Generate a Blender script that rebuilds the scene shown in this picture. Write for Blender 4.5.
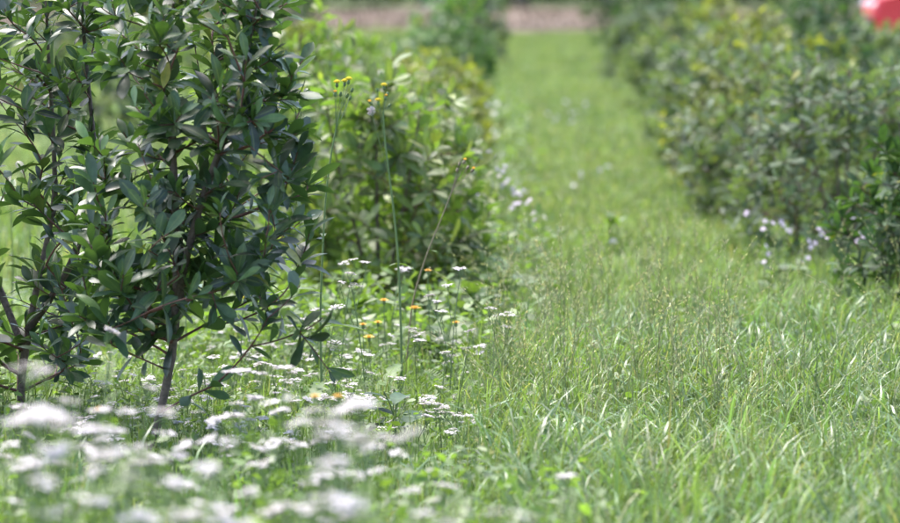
import bpy, math, random
import numpy as np
from mathutils import Vector, Matrix

for o in list(bpy.data.objects):
    bpy.data.objects.remove(o)
SC = bpy.context.scene
COL = SC.collection
R = math.radians
rng = np.random.default_rng(7)
random.seed(7)

# ------------------------------------------------------------------ camera
FPX = 3500.0                     # focal length in photograph pixels (900 wide)
CAM = np.array([0.0, 0.0, 1.4])
PITCH = math.atan(306.5 / FPX)
YAW = math.atan(55.0 / FPX)
cd = bpy.data.cameras.new('camera')
cam = bpy.data.objects.new('camera', cd)
COL.objects.link(cam)
cam.location = CAM
cam.rotation_euler = (R(90) - PITCH, 0, YAW)
cd.sensor_width = 36.0
cd.lens = 36.0 * FPX / 900.0
cd.clip_start = 0.1
cd.clip_end = 2000.0
cd.dof.use_dof = True
cd.dof.focus_distance = 10.1
cd.dof.aperture_fstop = 3.2
cd.dof.aperture_blades = 0
SC.camera = cam

# ------------------------------------------------------------------ light
SUN_EL, SUN_AZ = R(64), R(-38)   # azimuth measured from +Y (ahead) towards +X
w = bpy.data.worlds.new('World')
SC.world = w
w.use_nodes = True
nt = w.node_tree
nt.nodes.clear()
sky = nt.nodes.new('ShaderNodeTexSky')
sky.sky_type = 'NISHITA'
sky.sun_disc = False
sky.sun_elevation = SUN_EL
sky.sun_rotation = SUN_AZ
sky.air_density = 1.0
sky.dust_density = 3.0
sky.ozone_density = 1.0
bg = nt.nodes.new('ShaderNodeBackground')
bg.inputs['Strength'].default_value = 0.15
wo = nt.nodes.new('ShaderNodeOutputWorld')
nt.links.new(sky.outputs[0], bg.inputs[0])
nt.links.new(bg.outputs[0], wo.inputs[0])
sl = bpy.data.lights.new('sun', 'SUN')
sl.energy = 2.1
sl.angle = R(34)
sl.color = (1.0, 0.97, 0.92)
so = bpy.data.objects.new('sun', sl)
COL.objects.link(so)
sd = Vector((math.sin(SUN_AZ) * math.cos(SUN_EL), math.cos(SUN_AZ) * math.cos(SUN_EL), math.sin(SUN_EL)))
so.rotation_euler = sd.to_track_quat('Z', 'Y').to_euler()
so.location = (0, 20, 40)
SC.view_settings.view_transform = 'Standard'
SC.view_settings.look = 'None'
SC.view_settings.gamma = 1.0
SC.view_settings.exposure = 1.98
SC.view_settings.use_curve_mapping = False
SC.render.engine = 'CYCLES'
SC.cycles.max_bounces = 8
SC.cycles.diffuse_bounces = 4
SC.cycles.glossy_bounces = 2
SC.cycles.transmission_bounces = 5
SC.cycles.caustics_reflective = False
SC.cycles.caustics_refractive = False

# ------------------------------------------------------------------ helpers
_F = np.array([-math.sin(YAW) * math.cos(PITCH), math.cos(YAW) * math.cos(PITCH), -math.sin(PITCH)])
_Rt = np.array([math.cos(YAW), math.sin(YAW), 0.0])
_U = np.cross(_Rt, _F)


def ray(x, y):
    d = _F + _Rt * (x - 450.0) / FPX + _U * (261.5 - y) / FPX
    return d


def at(x, y, Y):
    """photograph pixel -> point at distance Y along the row"""
    d = ray(x, y)
    return CAM + d * (Y / d[1])


def project(P):
    v = np.asarray(P) - CAM
    z = v @ _F
    return 450 + FPX * (v @ _Rt) / z, 261.5 - FPX * (v @ _U) / z, z


def sstep(a, b, x):
    t = np.clip((x - a) / (b - a), 0, 1)
    return t * t * (3 - 2 * t)


def gz(x, y):
    """height of the terrain"""
    x = np.asarray(x, float); y = np.asarray(y, float)
    h = 0.018 * np.sin(x * 1.7 + 0.4 * y) + 0.014 * np.sin(y * 1.3 - x * 0.6) + 0.01 * np.sin(3.1 * x + 2.3 * y)
    h = h + 0.14 * sstep(63, 76, y + 1.5 * np.sin(x * 0.5)) + 0.05 * sstep(60, 70, y) * np.sin(1.1 * x) * np.sin(0.9 * y)
    return h


def ground_px(x, y):
    d = ray(x, y)
    t = CAM[2] / -d[2]
    for _ in range(6):
        p = CAM + d * t
        t = (CAM[2] - gz(p[0], p[1])) / -d[2]
    return CAM + d * t


def tag(o, label=None, cat=None, group=None, kind=None):
    if label: o['label'] = label
    if cat: o['category'] = cat
    if group: o['group'] = group
    if kind: o['kind'] = kind
    return o


def empty(name, loc, rz=0.0):
    o = bpy.data.objects.new(name, None)
    o.empty_display_size = 0.1
    COL.objects.link(o)
    o.location = loc
    o.rotation_euler = (0, 0, rz)
    return o


def mesh_from(name, V, F, mats, attrs=None, midx=None, smooth=True):
    """V (n,3); F list of (m,k) int arrays"""
    me = bpy.data.meshes.new(name)
    V = np.asarray(V, np.float32)
    Fs = [np.asarray(f, np.int32) for f in F if len(f)]
    loops = np.concatenate([f.ravel() for f in Fs])
    tot = np.concatenate([np.full(len(f), f.shape[1], np.int32) for f in Fs])
    st = np.concatenate([[0], np.cumsum(tot)[:-1]]).astype(np.int32)
    me.vertices.add(len(V))
    me.vertices.foreach_set('co', V.ravel())
    me.loops.add(len(loops))
    me.loops.foreach_set('vertex_index', loops)
    me.polygons.add(len(tot))
    me.polygons.foreach_set('loop_start', st)
    try:
        me.polygons.foreach_set('loop_total', tot)
    except Exception:
        pass
    if midx is not None:
        me.polygons.foreach_set('material_index', np.asarray(midx, np.int32))
    me.polygons.foreach_set('use_smooth', np.full(len(tot), smooth))
    for k, v in (attrs or {}).items():
        a = me.attributes.new(k, 'FLOAT', 'POINT')
        a.data.foreach_set('value', np.asarray(v, np.float32))
    for m in (mats if isinstance(mats, (list, tuple)) else [mats]):
        me.materials.append(m)
    me.update(calc_edges=True)
    me.validate()
    return me


def link(name, me, parent=None, loc=None):
    o = bpy.data.objects.new(name, me)
    COL.objects.link(o)
    if parent is not None:
        o.parent = parent
    if loc is not None:
        o.location = loc
    return o


class MB:
    """collects pieces (verts, quads/tris, attributes, material index) into one mesh"""
    def __init__(s):
        s.V = []; s.F3 = []; s.F4 = []; s.M3 = []; s.M4 = []; s.rnd = []; s.age = []; s.n = 0

    def add(s, V, F, m=0, rnd=0.5, age=0.0):
        V = np.asarray(V, float)
        F = np.asarray(F, int)
        if F.shape[1] == 3:
            s.F3.append(F + s.n); s.M3.append(np.full(len(F), m))
        else:
            s.F4.append(F + s.n); s.M4.append(np.full(len(F), m))
        s.V.append(V)
        s.rnd.append(np.broadcast_to(np.asarray(rnd, float), (len(V),)))
        s.age.append(np.broadcast_to(np.asarray(age, float), (len(V),)))
        s.n += len(V)

    def mesh(s, name, mats, smooth=True):
        F = []; M = []
        if s.F3: F.append(np.concatenate(s.F3)); M.append(np.concatenate(s.M3))
        if s.F4: F.append(np.concatenate(s.F4)); M.append(np.concatenate(s.M4))
        return mesh_from(name, np.concatenate(s.V), F, mats,
                         {'rnd': np.concatenate(s.rnd), 'age': np.concatenate(s.age)}, np.concatenate(M), smooth)


def tube(P, rad, n=6, cap=True):
    P = np.asarray(P, float)
    rad = np.broadcast_to(np.asarray(rad, float), (len(P),))
    T = np.gradient(P, axis=0)
    T /= np.linalg.norm(T, axis=1)[:, None] + 1e-12
    a = np.array([0.31, 0.17, 0.93]) if abs(T[0][2]) < 0.8 else np.array([0.9, 0.3, 0.1])
    N = np.cross(T, a); N /= np.linalg.norm(N, axis=1)[:, None] + 1e-12
    B = np.cross(T, N)
    th = np.arange(n) * 2 * math.pi / n
    V = P[:, None] + rad[:, None, None] * (np.cos(th)[None, :, None] * N[:, None] + np.sin(th)[None, :, None] * B[:, None])
    V = V.reshape(-1, 3)
    k = len(P)
    i = np.arange(k - 1)[:, None] * n
    j = np.arange(n)[None]
    j2 = (j + 1) % n
    Fq = np.stack([i + j, i + j2, i + n + j2, i + n + j], -1).reshape(-1, 4)
    return V, Fq


def bez(a, c, b, n=6):
    t = np.linspace(0, 1, n)[:, None]
    return (1 - t) ** 2 * np.asarray(a) + 2 * t * (1 - t) * np.asarray(c) + t * t * np.asarray(b)


def norm(v):
    v = np.asarray(v, float)
    return v / (np.linalg.norm(v, axis=-1, keepdims=True) + 1e-12)


def frames(L, Nn):
    """matrix rows from length direction and approximate normal; arrays (n,3)"""
    L = norm(L)
    W = norm(np.cross(Nn, L))
    N = np.cross(L, W)
    return L, W, N


def stamp(Vv, Fv, pos, L, W, N, sl, sw=None):
    """stamp a local mesh (x along L, y along W, z along N) n times"""
    sw = sl if sw is None else sw
    V = (pos[:, None] + Vv[None, :, 0, None] * (L * sl[:, None])[:, None]
         + Vv[None, :, 1, None] * (W * sw[:, None])[:, None]
         + Vv[None, :, 2, None] * (N * sl[:, None])[:, None]).reshape(-1, 3)
    F = (Fv[None] + (np.arange(len(pos)) * len(Vv))[:, None, None]).reshape(-1, Fv.shape[1])
    return V, F


# ------------------------------------------------------------------ materials
def nodes_mat(name):
    m = bpy.data.materials.new(name)
    m.use_nodes = True
    t = m.node_tree
    t.nodes.clear()
    out = t.nodes.new('ShaderNodeOutputMaterial')
    return m, t, out


def variation(t):
    """value 0..1 that differs from leaf to leaf (stored per leaf, plus the object's own)"""
    a = t.nodes.new('ShaderNodeAttribute'); a.attribute_name = 'rnd'
    oi = t.nodes.new('ShaderNodeObjectInfo')
    ad = t.nodes.new('ShaderNodeMath'); ad.operation = 'ADD'
    t.links.new(a.outputs['Fac'], ad.inputs[0]); t.links.new(oi.outputs['Random'], ad.inputs[1])
    fr = t.nodes.new('ShaderNodeMath'); fr.operation = 'FRACT'
    t.links.new(ad.outputs[0], fr.inputs[0])
    return fr.outputs[0]


def ramp(t, fac, stops):
    r = t.nodes.new('ShaderNodeValToRGB')
    e = r.color_ramp.elements
    while len(e) < len(stops): e.new(0.5)
    for i, (p, c) in enumerate(stops):
        e[i].position = p; e[i].color = (*c, 1)
    if fac is not None: t.links.new(fac, r.inputs[0])
    return r.outputs[0]


def mixc(t, fac, a, b, mode='MIX'):
    m = t.nodes.new('ShaderNodeMix'); m.data_type = 'RGBA'; m.blend_type = mode
    for s, v in ((m.inputs[0], fac), (m.inputs[6], a), (m.inputs[7], b)):
        if hasattr(v, 'is_linked') or hasattr(v, 'links'):
            t.links.new(v, s)
        elif isinstance(v, (int, float)):
            s.default_value = v
        else:
            s.default_value = (*v, 1)
    return m.outputs[2]


def leaf_mat(name, old, young, rough=0.42, trans=0.35, transtint=(1.5, 1.7, 0.5), spread=0.45, noise=60.0, spec=0.5, under=None, patch=False):
    m, t, out = nodes_mat(name)
    v = variation(t)
    age = t.nodes.new('ShaderNodeAttribute'); age.attribute_name = 'age'
    lo = [c * (1 - spread) for c in old]; hi = [c * (1 + spread) for c in old]
    stops = [(0, lo), (0.55, old), (0.965, hi)] + ([(0.985, (0.26, 0.24, 0.05))] if name.startswith('leaf') else [])
    c_old = ramp(t, v, stops)
    c_y = ramp(t, v, [(0, [c * (1 - spread * .6) for c in young]), (1, [c * (1 + spread * .5) for c in young])])
    c = mixc(t, age.outputs['Fac'], c_old, c_y)
    geo = t.nodes.new('ShaderNodeNewGeometry')
    nz = t.nodes.new('ShaderNodeTexNoise'); nz.inputs['Scale'].default_value = noise; nz.inputs['Detail'].default_value = 3
    t.links.new(geo.outputs['Position'], nz.inputs['Vector'])
    k = ramp(t, nz.outputs['Fac'], [(0.3, (0.72, 0.74, 0.72)), (0.7, (1.22, 1.18, 1.15))])
    c = mixc(t, 1.0, c, k, 'MULTIPLY')
    rib = t.nodes.new('ShaderNodeAttribute'); rib.attribute_name = 'rib'
    rr = ramp(t, rib.outputs['Fac'], [(0.80, (0, 0, 0)), (0.95, (0.45, 0.45, 0.45))])
    c = mixc(t, rr, c, (0.16, 0.20, 0.07))
    if patch:
        n3 = t.nodes.new('ShaderNodeTexNoise'); n3.inputs['Scale'].default_value = 0.9; n3.inputs['Detail'].default_value = 5; n3.inputs['Roughness'].default_value = 0.6
        t.links.new(geo.outputs['Position'], n3.inputs['Vector'])
        c = mixc(t, 1.0, c, ramp(t, n3.outputs['Fac'], [(0.32, (0.80, 0.86, 0.80)), (0.5, (1, 1, 1)), (0.68, (1.16, 1.08, 1.0))]), 'MULTIPLY')
    if under is not None:
        c = mixc(t, geo.outputs['Backfacing'], c, mixc(t, 0.7, c, under))
    p = t.nodes.new('ShaderNodeBsdfPrincipled')
    t.links.new(c, p.inputs['Base Color'])
    p.inputs['Roughness'].default_value = rough
    p.inputs['Specular IOR Level'].default_value = spec
    tr = t.nodes.new('ShaderNodeBsdfTranslucent')
    t.links.new(mixc(t, 1.0, c, transtint, 'MULTIPLY'), tr.inputs['Color'])
    mx = t.nodes.new('ShaderNodeMixShader'); mx.inputs[0].default_value = trans
    t.links.new(p.outputs[0], mx.inputs[1]); t.links.new(tr.outputs[0], mx.inputs[2])
    t.links.new(mx.outputs[0], out.inputs['Surface'])
    return m


def plain_mat(name, col, rough=0.7, spread=0.25, noise=40.0, bump=0.0, spec=0.4, trans=0.0, metal=0.0, coat=0.0):
    m, t, out = nodes_mat(name)
    v = variation(t)
    c = ramp(t, v, [(0, [x * (1 - spread) for x in col]), (1, [min(1, x * (1 + spread)) for x in col])])
    geo = t.nodes.new('ShaderNodeNewGeometry')
    nz = t.nodes.new('ShaderNodeTexNoise'); nz.inputs['Scale'].default_value = noise; nz.inputs['Detail'].default_value = 4
    t.links.new(geo.outputs['Position'], nz.inputs['Vector'])
    c = mixc(t, 1.0, c, ramp(t, nz.outputs['Fac'], [(0.3, (1 - spread,) * 3), (0.7, (1.0 + spread * .5,) * 3)]), 'MULTIPLY')
    p = t.nodes.new('ShaderNodeBsdfPrincipled')
    t.links.new(c, p.inputs['Base Color'])
    p.inputs['Roughness'].default_value = rough
    p.inputs['Specular IOR Level'].default_value = spec
    p.inputs['Metallic'].default_value = metal
    p.inputs['Coat Weight'].default_value = coat
    if bump:
        b = t.nodes.new('ShaderNodeBump'); b.inputs['Strength'].default_value = bump; b.inputs['Distance'].default_value = 0.01
        t.links.new(nz.outputs['Fac'], b.inputs['Height']); t.links.new(b.outputs[0], p.inputs['Normal'])
    if trans:
        tr = t.nodes.new('ShaderNodeBsdfTranslucent'); t.links.new(c, tr.inputs['Color'])
        mx = t.nodes.new('ShaderNodeMixShader'); mx.inputs[0].default_value = trans
        t.links.new(p.outputs[0], mx.inputs[1]); t.links.new(tr.outputs[0], mx.inputs[2])
        t.links.new(mx.outputs[0], out.inputs['Surface'])
    else:
        t.links.new(p.outputs[0], out.inputs['Surface'])
    return m


M = {}
M['leaf_main'] = leaf_mat('leaf_main', (0.034, 0.064, 0.036), (0.080, 0.150, 0.042), rough=0.37, trans=0.27, spec=0.6, spread=0.55, under=(0.07, 0.125, 0.05))
M['leaf_bright'] = leaf_mat('leaf_bright', (0.100, 0.150, 0.052), (0.25, 0.28, 0.085), rough=0.45, trans=0.42, under=(0.11, 0.18, 0.06))
M['leaf_hedge'] = leaf_mat('leaf_hedge', (0.080, 0.118, 0.076), (0.14, 0.18, 0.088), rough=0.6, spec=0.35, trans=0.30, under=(0.12, 0.16, 0.10))
M['leaf_deep'] = leaf_mat('leaf_deep', (0.036, 0.074, 0.036), (0.07, 0.13, 0.045), rough=0.6, spec=0.35, trans=0.30)
M['leaf_fresh'] = leaf_mat('leaf_fresh', (0.060, 0.125, 0.045), (0.11, 0.19, 0.06), rough=0.45, trans=0.36)
M['leaf_olive'] = leaf_mat('leaf_olive', (0.105, 0.135, 0.055), (0.27, 0.27, 0.06), rough=0.55, spec=0.4, trans=0.35)
M['leaf_tree'] = leaf_mat('leaf_tree', (0.030, 0.045, 0.030), (0.05, 0.07, 0.04), rough=0.5, trans=0.2, noise=3.0)
M['weed'] = leaf_mat('weed', (0.11, 0.17, 0.055), (0.16, 0.22, 0.07), rough=0.5, trans=0.4)
M['grass'] = leaf_mat('grass', (0.145, 0.218, 0.063), (0.30, 0.29, 0.14), rough=0.40, trans=0.42, transtint=(1.2, 1.25, 0.7), noise=4.0, spread=0.5, spec=0.5, patch=True)
M['broad_grass'] = leaf_mat('broad_grass', (0.125, 0.215, 0.075), (0.24, 0.27, 0.14), rough=0.36, trans=0.38, transtint=(1.15, 1.25, 0.7), noise=4.0, spread=0.4, spec=0.65, patch=True)
M['seed'] = leaf_mat('seed', (0.25, 0.29, 0.14), (0.40, 0.38, 0.22), rough=0.6, trans=0.4, transtint=(1.1, 1.1, 0.8))
M['drygrass'] = leaf_mat('drygrass', (0.085, 0.060, 0.040), (0.13, 0.105, 0.07), rough=0.8, trans=0.2, transtint=(1.1, 1, 0.8), noise=1.0)
M['bark'] = plain_mat('bark', (0.125, 0.092, 0.078), 0.8, 0.35, 90, 0.6)
M['twig'] = plain_mat('twig', (0.14, 0.055, 0.048), 0.6, 0.3, 120)
M['stem_green'] = plain_mat('stem_green', (0.13, 0.19, 0.07), 0.55, 0.2, 80)
M['stem_brown'] = plain_mat('stem_brown', (0.20, 0.16, 0.10), 0.6, 0.25, 80)
M['white'] = plain_mat('white_petal', (0.60, 0.55, 0.585), 0.7, 0.10, 200, trans=0.25)
M['cream'] = plain_mat('cream_disc', (0.62, 0.58, 0.42), 0.7, 0.15, 200)
M['lilac'] = plain_mat('lilac_petal', (0.68, 0.55, 0.71), 0.6, 0.12, 200, trans=0.3)
M['yellow'] = plain_mat('yellow_petal', (0.78, 0.68, 0.13), 0.6, 0.15, 200, trans=0.2)
M['orange'] = plain_mat('orange_petal', (0.75, 0.46, 0.09), 0.6, 0.18, 200, trans=0.2)
M['treebark'] = plain_mat('tree_bark', (0.20, 0.155, 0.14), 0.9, 0.35, 6, 0.8)


def ground_mat():
    m, t, out = nodes_mat('ground')
    geo = t.nodes.new('ShaderNodeNewGeometry')
    n1 = t.nodes.new('ShaderNodeTexNoise'); n1.inputs['Scale'].default_value = 7; n1.inputs['Detail'].default_value = 8
    n2 = t.nodes.new('ShaderNodeTexNoise'); n2.inputs['Scale'].default_value = 0.7; n2.inputs['Detail'].default_value = 4
    for n in (n1, n2): t.links.new(geo.outputs['Position'], n.inputs['Vector'])
    c = ramp(t, n1.outputs['Fac'], [(0.3, (0.05, 0.065, 0.025)), (0.55, (0.085, 0.125, 0.035)), (0.75, (0.14, 0.13, 0.06))])
    c = mixc(t, n2.outputs['Fac'], c, (0.10, 0.15, 0.045))
    p = t.nodes.new('ShaderNodeBsdfPrincipled'); p.inputs['Roughness'].default_value = 0.95
    t.links.new(c, p.inputs['Base Color'])
    b = t.nodes.new('ShaderNodeBump'); b.inputs['Strength'].default_value = 0.8; b.inputs['Distance'].default_value = 0.03
    t.links.new(n1.outputs['Fac'], b.inputs['Height']); t.links.new(b.outputs[0], p.inputs['Normal'])
    t.links.new(p.outputs[0], out.inputs['Surface'])
    return m


def bank_mat():
    m, t, out = nodes_mat('dry_soil')
    geo = t.nodes.new('ShaderNodeNewGeometry')
    n1 = t.nodes.new('ShaderNodeTexNoise'); n1.inputs['Scale'].default_value = 2.2; n1.inputs['Detail'].default_value = 8
    t.links.new(geo.outputs['Position'], n1.inputs['Vector'])
    c = ramp(t, n1.outputs['Fac'], [(0.3, (0.055, 0.036, 0.024)), (0.5, (0.095, 0.062, 0.042)), (0.7, (0.13, 0.10, 0.075))])
    p = t.nodes.new('ShaderNodeBsdfPrincipled'); p.inputs['Roughness'].default_value = 0.95
    t.links.new(c, p.inputs['Base Color'])
    b = t.nodes.new('ShaderNodeBump'); b.inputs['Strength'].default_value = 0.8; b.inputs['Distance'].default_value = 0.1
    t.links.new(n1.outputs['Fac'], b.inputs['Height']); t.links.new(b.outputs[0], p.inputs['Normal'])
    t.links.new(p.outputs[0], out.inputs['Surface'])
    return m


M['ground'] = ground_mat()
M['bank'] = bank_mat()


# ------------------------------------------------------------------ ground and bank
def sheet(name, xs, ys, lift, mat):
    X, Y = np.meshgrid(xs, ys)
    V = np.stack([X, Y, gz(X, Y) + lift], -1).reshape(-1, 3)
    nx, ny = len(xs), len(ys)
    i = np.arange(ny - 1)[:, None] * nx; j = np.arange(nx - 1)[None]
    F = np.stack([i + j, i + j + 1, i + nx + j + 1, i + nx + j], -1).reshape(-1, 4)
    o = link(name, mesh_from(name, V, [F], mat))
    o['kind'] = 'structure'
    return o


xs = np.concatenate([[-600, -250, -120], np.arange(-60, -8, 1.0), np.arange(-8, 8, 0.2), np.arange(8, 61, 1.0), [120, 250, 600]])
ys = np.concatenate([[-300, -80, -20], np.arange(-5, 30, 0.25), np.arange(30, 120, 0.75), [130, 160, 220, 400, 900]])
tag(sheet('ground', xs, ys, 0, M['ground']), 'grassy field soil under the rows of shrubs', 'ground')
tag(sheet('dry_bank', np.arange(-45, 45.1, 0.75), np.arange(60, 84, 0.5), 0.012, M['bank']),
    'low bank of dry reddish brown soil at the far end of the grass path', 'bank')

# ------------------------------------------------------------------ grass (uncountable)
def blades(n, px, py, h, wd, lean, seg=4, curl=1.0, agep=0.12, zoff=0.0):
    """n curved blades -> V, F, rnd, age"""
    base = np.stack([px, py, gz(px, py) - 0.01 + zoff], -1)
    az = rng.uniform(0, 2 * math.pi, n)
    dirn = np.stack([np.cos(az), np.sin(az), np.zeros(n)], -1)
    tw = az + rng.normal(0, 0.6, n) + math.pi / 2
    side = np.stack([np.cos(tw), np.sin(tw), np.zeros(n)], -1)
    a0 = np.abs(rng.normal(0.06, 0.12, n))
    a1 = a0 + np.abs(lean) * curl
    k = seg
    pts = np.zeros((n, k + 1, 3)); pts[:, 0] = base
    L = h / k
    for i in range(k):
        a = a0 + (a1 - a0) * (i / max(1, k - 1)) ** 1.6
        pts[:, i + 1] = pts[:, i] + (dirn * np.sin(a)[:, None] + np.array([0, 0, 1.0]) * np.cos(a)[:, None]) * L[:, None]
    prof = np.array([0.75, 1.0, 0.95, 0.7, 0.45, 0.25])[:k] if k > 2 else np.array([0.9, 0.8])[:k]
    wv = wd[:, None] * prof[None]
    l = pts[:, :k] - side[:, None] * wv[..., None] * 0.5
    r = pts[:, :k] + side[:, None] * wv[..., None] * 0.5
    V = np.concatenate([np.stack([l, r], 2).reshape(n, 2 * k, 3), pts[:, k:k + 1]], 1)
    st = (np.arange(n) * (2 * k + 1))[:, None]
    Q = []
    for i in range(k - 1):
        Q.append(np.concatenate([st + 2 * i, st + 2 * i + 1, st + 2 * i + 3, st + 2 * i + 2], 1))
    T = np.concatenate([st + 2 * k - 2, st + 2 * k - 1, st + 2 * k], 1)
    rn = np.repeat(rng.random(n), 2 * k + 1)
    ag = np.repeat((rng.random(n) < agep) * rng.uniform(0.4, 1, n), 2 * k + 1)
    return V.reshape(-1, 3), (np.concatenate(Q) if Q else np.zeros((0, 4), int)), T, rn, ag


def grass_object(name, parts, label, mat):
    Vs, Qs, Ts, rn, ag, n = [], [], [], [], [], 0
    for V, Q, T, a, b in parts:
        Vs.append(V); Qs.append(Q + n); Ts.append(T + n); rn.append(a); ag.append(b); n += len(V)
    me = mesh_from(name, np.concatenate(Vs), [np.concatenate(Qs), np.concatenate(Ts)], mat,
                   {'rnd': np.concatenate(rn), 'age': np.concatenate(ag)})
    o = link(name, me)
    tag(o, label, 'grass', kind='stuff')
    return o


def clumped(n, x0, x1, y0, y1, clump=0.05, per=6):
    m = max(1, n // per)
    cx = rng.uniform(x0, x1, m); cy = rng.uniform(y0, y1, m)
    i = rng.integers(0, m, n)
    return cx[i] + rng.normal(0, clump, n), cy[i] + rng.normal(0, clump, n)


def U(n, a, b): return rng.uniform(a, b, n)


# near meadow: broad lush blades, 4.8 m to 15 m ahead
def near_grass(n, x0, x1, y0, y1, h0, h1, w0, w1, lean, seg=5, agep=0.11):
    px, py = clumped(n, x0, x1, y0, y1, 0.035, 5)
    return blades(n, px, py, U(n, h0, h1) * rng.choice([0.7, 1.0, 1.15], n), U(n, w0, w1), np.abs(rng.normal(lean, 0.6, n)), seg, 1.0, agep)


grass_object('meadow_grass', [
    near_grass(9000, 0.05, 1.9, 5.6, 9.0, 0.16, 0.34, 0.005, 0.010, 1.2),
    near_grass(15000, 0.0, 2.6, 9.0, 11.6, 0.12, 0.26, 0.004, 0.009, 1.3),
    near_grass(18000, -0.1, 2.8, 11.6, 16.0, 0.06, 0.15, 0.003, 0.007, 1.0, 4),
    near_grass(11000, -0.1, 2.4, 8.0, 13.0, 0.16, 0.32, 0.002, 0.004, 1.0, 5, 0.2),
], 'lush meadow grass with arching glossy blades in the near right of the path', M['grass'])
grass_object('broad_grass', [
    near_grass(3600, 0.0, 2.0, 5.8, 9.5, 0.20, 0.40, 0.008, 0.015, 2.0, 6, 0.04),
    near_grass(5600, 0.0, 2.7, 9.5, 12.6, 0.14, 0.30, 0.009, 0.016, 2.3, 6, 0.04),
    near_grass(500, -1.2, 0.1, 5.6, 9.0, 0.20, 0.36, 0.008, 0.013, 2.0, 6, 0.04),
], 'broad arching grass blades with pale shining backs in the near meadow', M['broad_grass'])
grass_object('flower_meadow_grass', [
    near_grass(7500, -2.3, 0.1, 5.2, 7.9, 0.14, 0.32, 0.003, 0.007, 1.0),
    near_grass(4000, -2.4, 0.1, 7.9, 8.9, 0.06, 0.17, 0.003, 0.006, 1.0),
    near_grass(17000, -2.6, 0.0, 8.8, 14.0, 0.05, 0.16, 0.002, 0.005, 0.9, 4),
], 'fine grass and ground cover between the white flowers below the shrub', M['grass'])


def far_grass(n, x0, x1, y0, y1, h0, h1, w0, w1, seg=3, agep=0.25):
    px, py = clumped(n, x0, x1, y0, y1, 0.05, 5)
    return blades(n, px, py, U(n, h0, h1), U(n, w0, w1), np.abs(rng.normal(0.8, 0.5, n)), seg, 1.0, agep)


grass_object('path_grass', [
    far_grass(38000, -0.1, 2.0, 16, 24, 0.05, 0.13, 0.003, 0.007, 3),
    far_grass(30000, -0.1, 2.0, 24, 38, 0.05, 0.14, 0.005, 0.009, 3),
    far_grass(26000, -0.2, 2.2, 38, 61.5, 0.06, 0.16, 0.008, 0.014, 2),
], 'yellow green grass path running straight between the two shrub rows', M['grass'])
grass_object('field_grass', [
    far_grass(16000, -3.6, -0.1, 14, 24, 0.08, 0.26, 0.005, 0.010, 3),
    far_grass(22000, -7.5, -0.1, 24, 45, 0.08, 0.26, 0.008, 0.014, 2),
    far_grass(22000, -13, -0.1, 45, 61.5, 0.10, 0.28, 0.014, 0.024, 2),
    far_grass(14000, 1.8, 6.5, 13, 30, 0.05, 0.14, 0.006, 0.012, 2),
    far_grass(18000, 1.8, 12, 30, 61.5, 0.10, 0.26, 0.012, 0.022, 2),
    far_grass(9000, -6.0, -2.4, 6, 14, 0.08, 0.26, 0.005, 0.010, 3),
    far_grass(9000, 2.4, 6.0, 6, 14, 0.08, 0.26, 0.005, 0.010, 3),
], 'rough green grass of the field outside and beneath the shrub rows', M['grass'])
n = 16000
px, py = clumped(n, -34, 34, 60, 80, 0.25, 9)
grass_object('dry_grass', [blades(n, px, py, U(n, 0.06, 0.26), U(n, 0.02, 0.05), np.abs(rng.normal(0.9, 0.5, n)), 2, 1.0, 0.4)],
             'dry pinkish brown grass tufts covering the far bank', M['drygrass'])

# ------------------------------------------------------------------ leaves and shrubs
def leaf_verts(nl=6, wide=0.32, peak=0.60, fold=0.10, droop=0.14, petiole=0.06, wave=0.0, nw=2):
    """leaf along +x of length 1, normal +z, obovate with a folded midrib"""
    ts = np.linspace(0, 1, nl + 1)
    V = []
    for i, t in enumerate(ts):
        s = 0 if t < petiole else (t - petiole) / (1 - petiole)
        wv = wide * 0.5 * (max(0.0, math.sin(math.pi * s ** (math.log(0.5) / math.log(peak)))) ** 0.75) + (0.014 if t < 0.95 else 0.003)
        zc = -droop * t * t
        for j in range(-(nw // 2), nw // 2 + 1):
            f = j / (nw / 2)
            V.append((t - 0.03 * abs(f), wv * f, zc + fold * abs(f) * wv * 2 + wave * math.sin(9 * t + f) * abs(f)))
    V = np.array(V)
    m = nw + 1
    i = np.arange(nl)[:, None] * m; j = np.arange(nw)[None]
    F = np.stack([i + j, i + m + j, i + m + j + 1, i + j + 1], -1).reshape(-1, 4)
    return V, F


LEAF6 = [leaf_verts(7, 0.31, 0.63, 0.12, 0.10, wave=0.006), leaf_verts(7, 0.27, 0.64, 0.16, 0.20, wave=0.01),
         leaf_verts(7, 0.34, 0.64, 0.08, 0.05, wave=0.008), leaf_verts(7, 0.26, 0.60, 0.20, 0.28, wave=0.006)]
LEAF3 = [leaf_verts(4, 0.36, 0.58, 0.12, 0.12), leaf_verts(4, 0.32, 0.6, 0.18, 0.24)]
LEAF2 = [leaf_verts(3, 0.42, 0.55, 0.10, 0.10), leaf_verts(3, 0.38, 0.55, 0.2, 0.2)]
LEAF_MESH = {}


def leaf_mesh(matname, i, age):
    key = (matname, i, age)
    if key not in LEAF_MESH:
        V, F = LEAF6[i]
        LEAF_MESH[key] = mesh_from('leaf', V, [F], M[matname], {'rnd': np.zeros(len(V)), 'age': np.full(len(V), age / 3.0), 'rib': (np.arange(len(V)) % 3 == 1) * 1.0})
    return LEAF_MESH[key]


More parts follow.
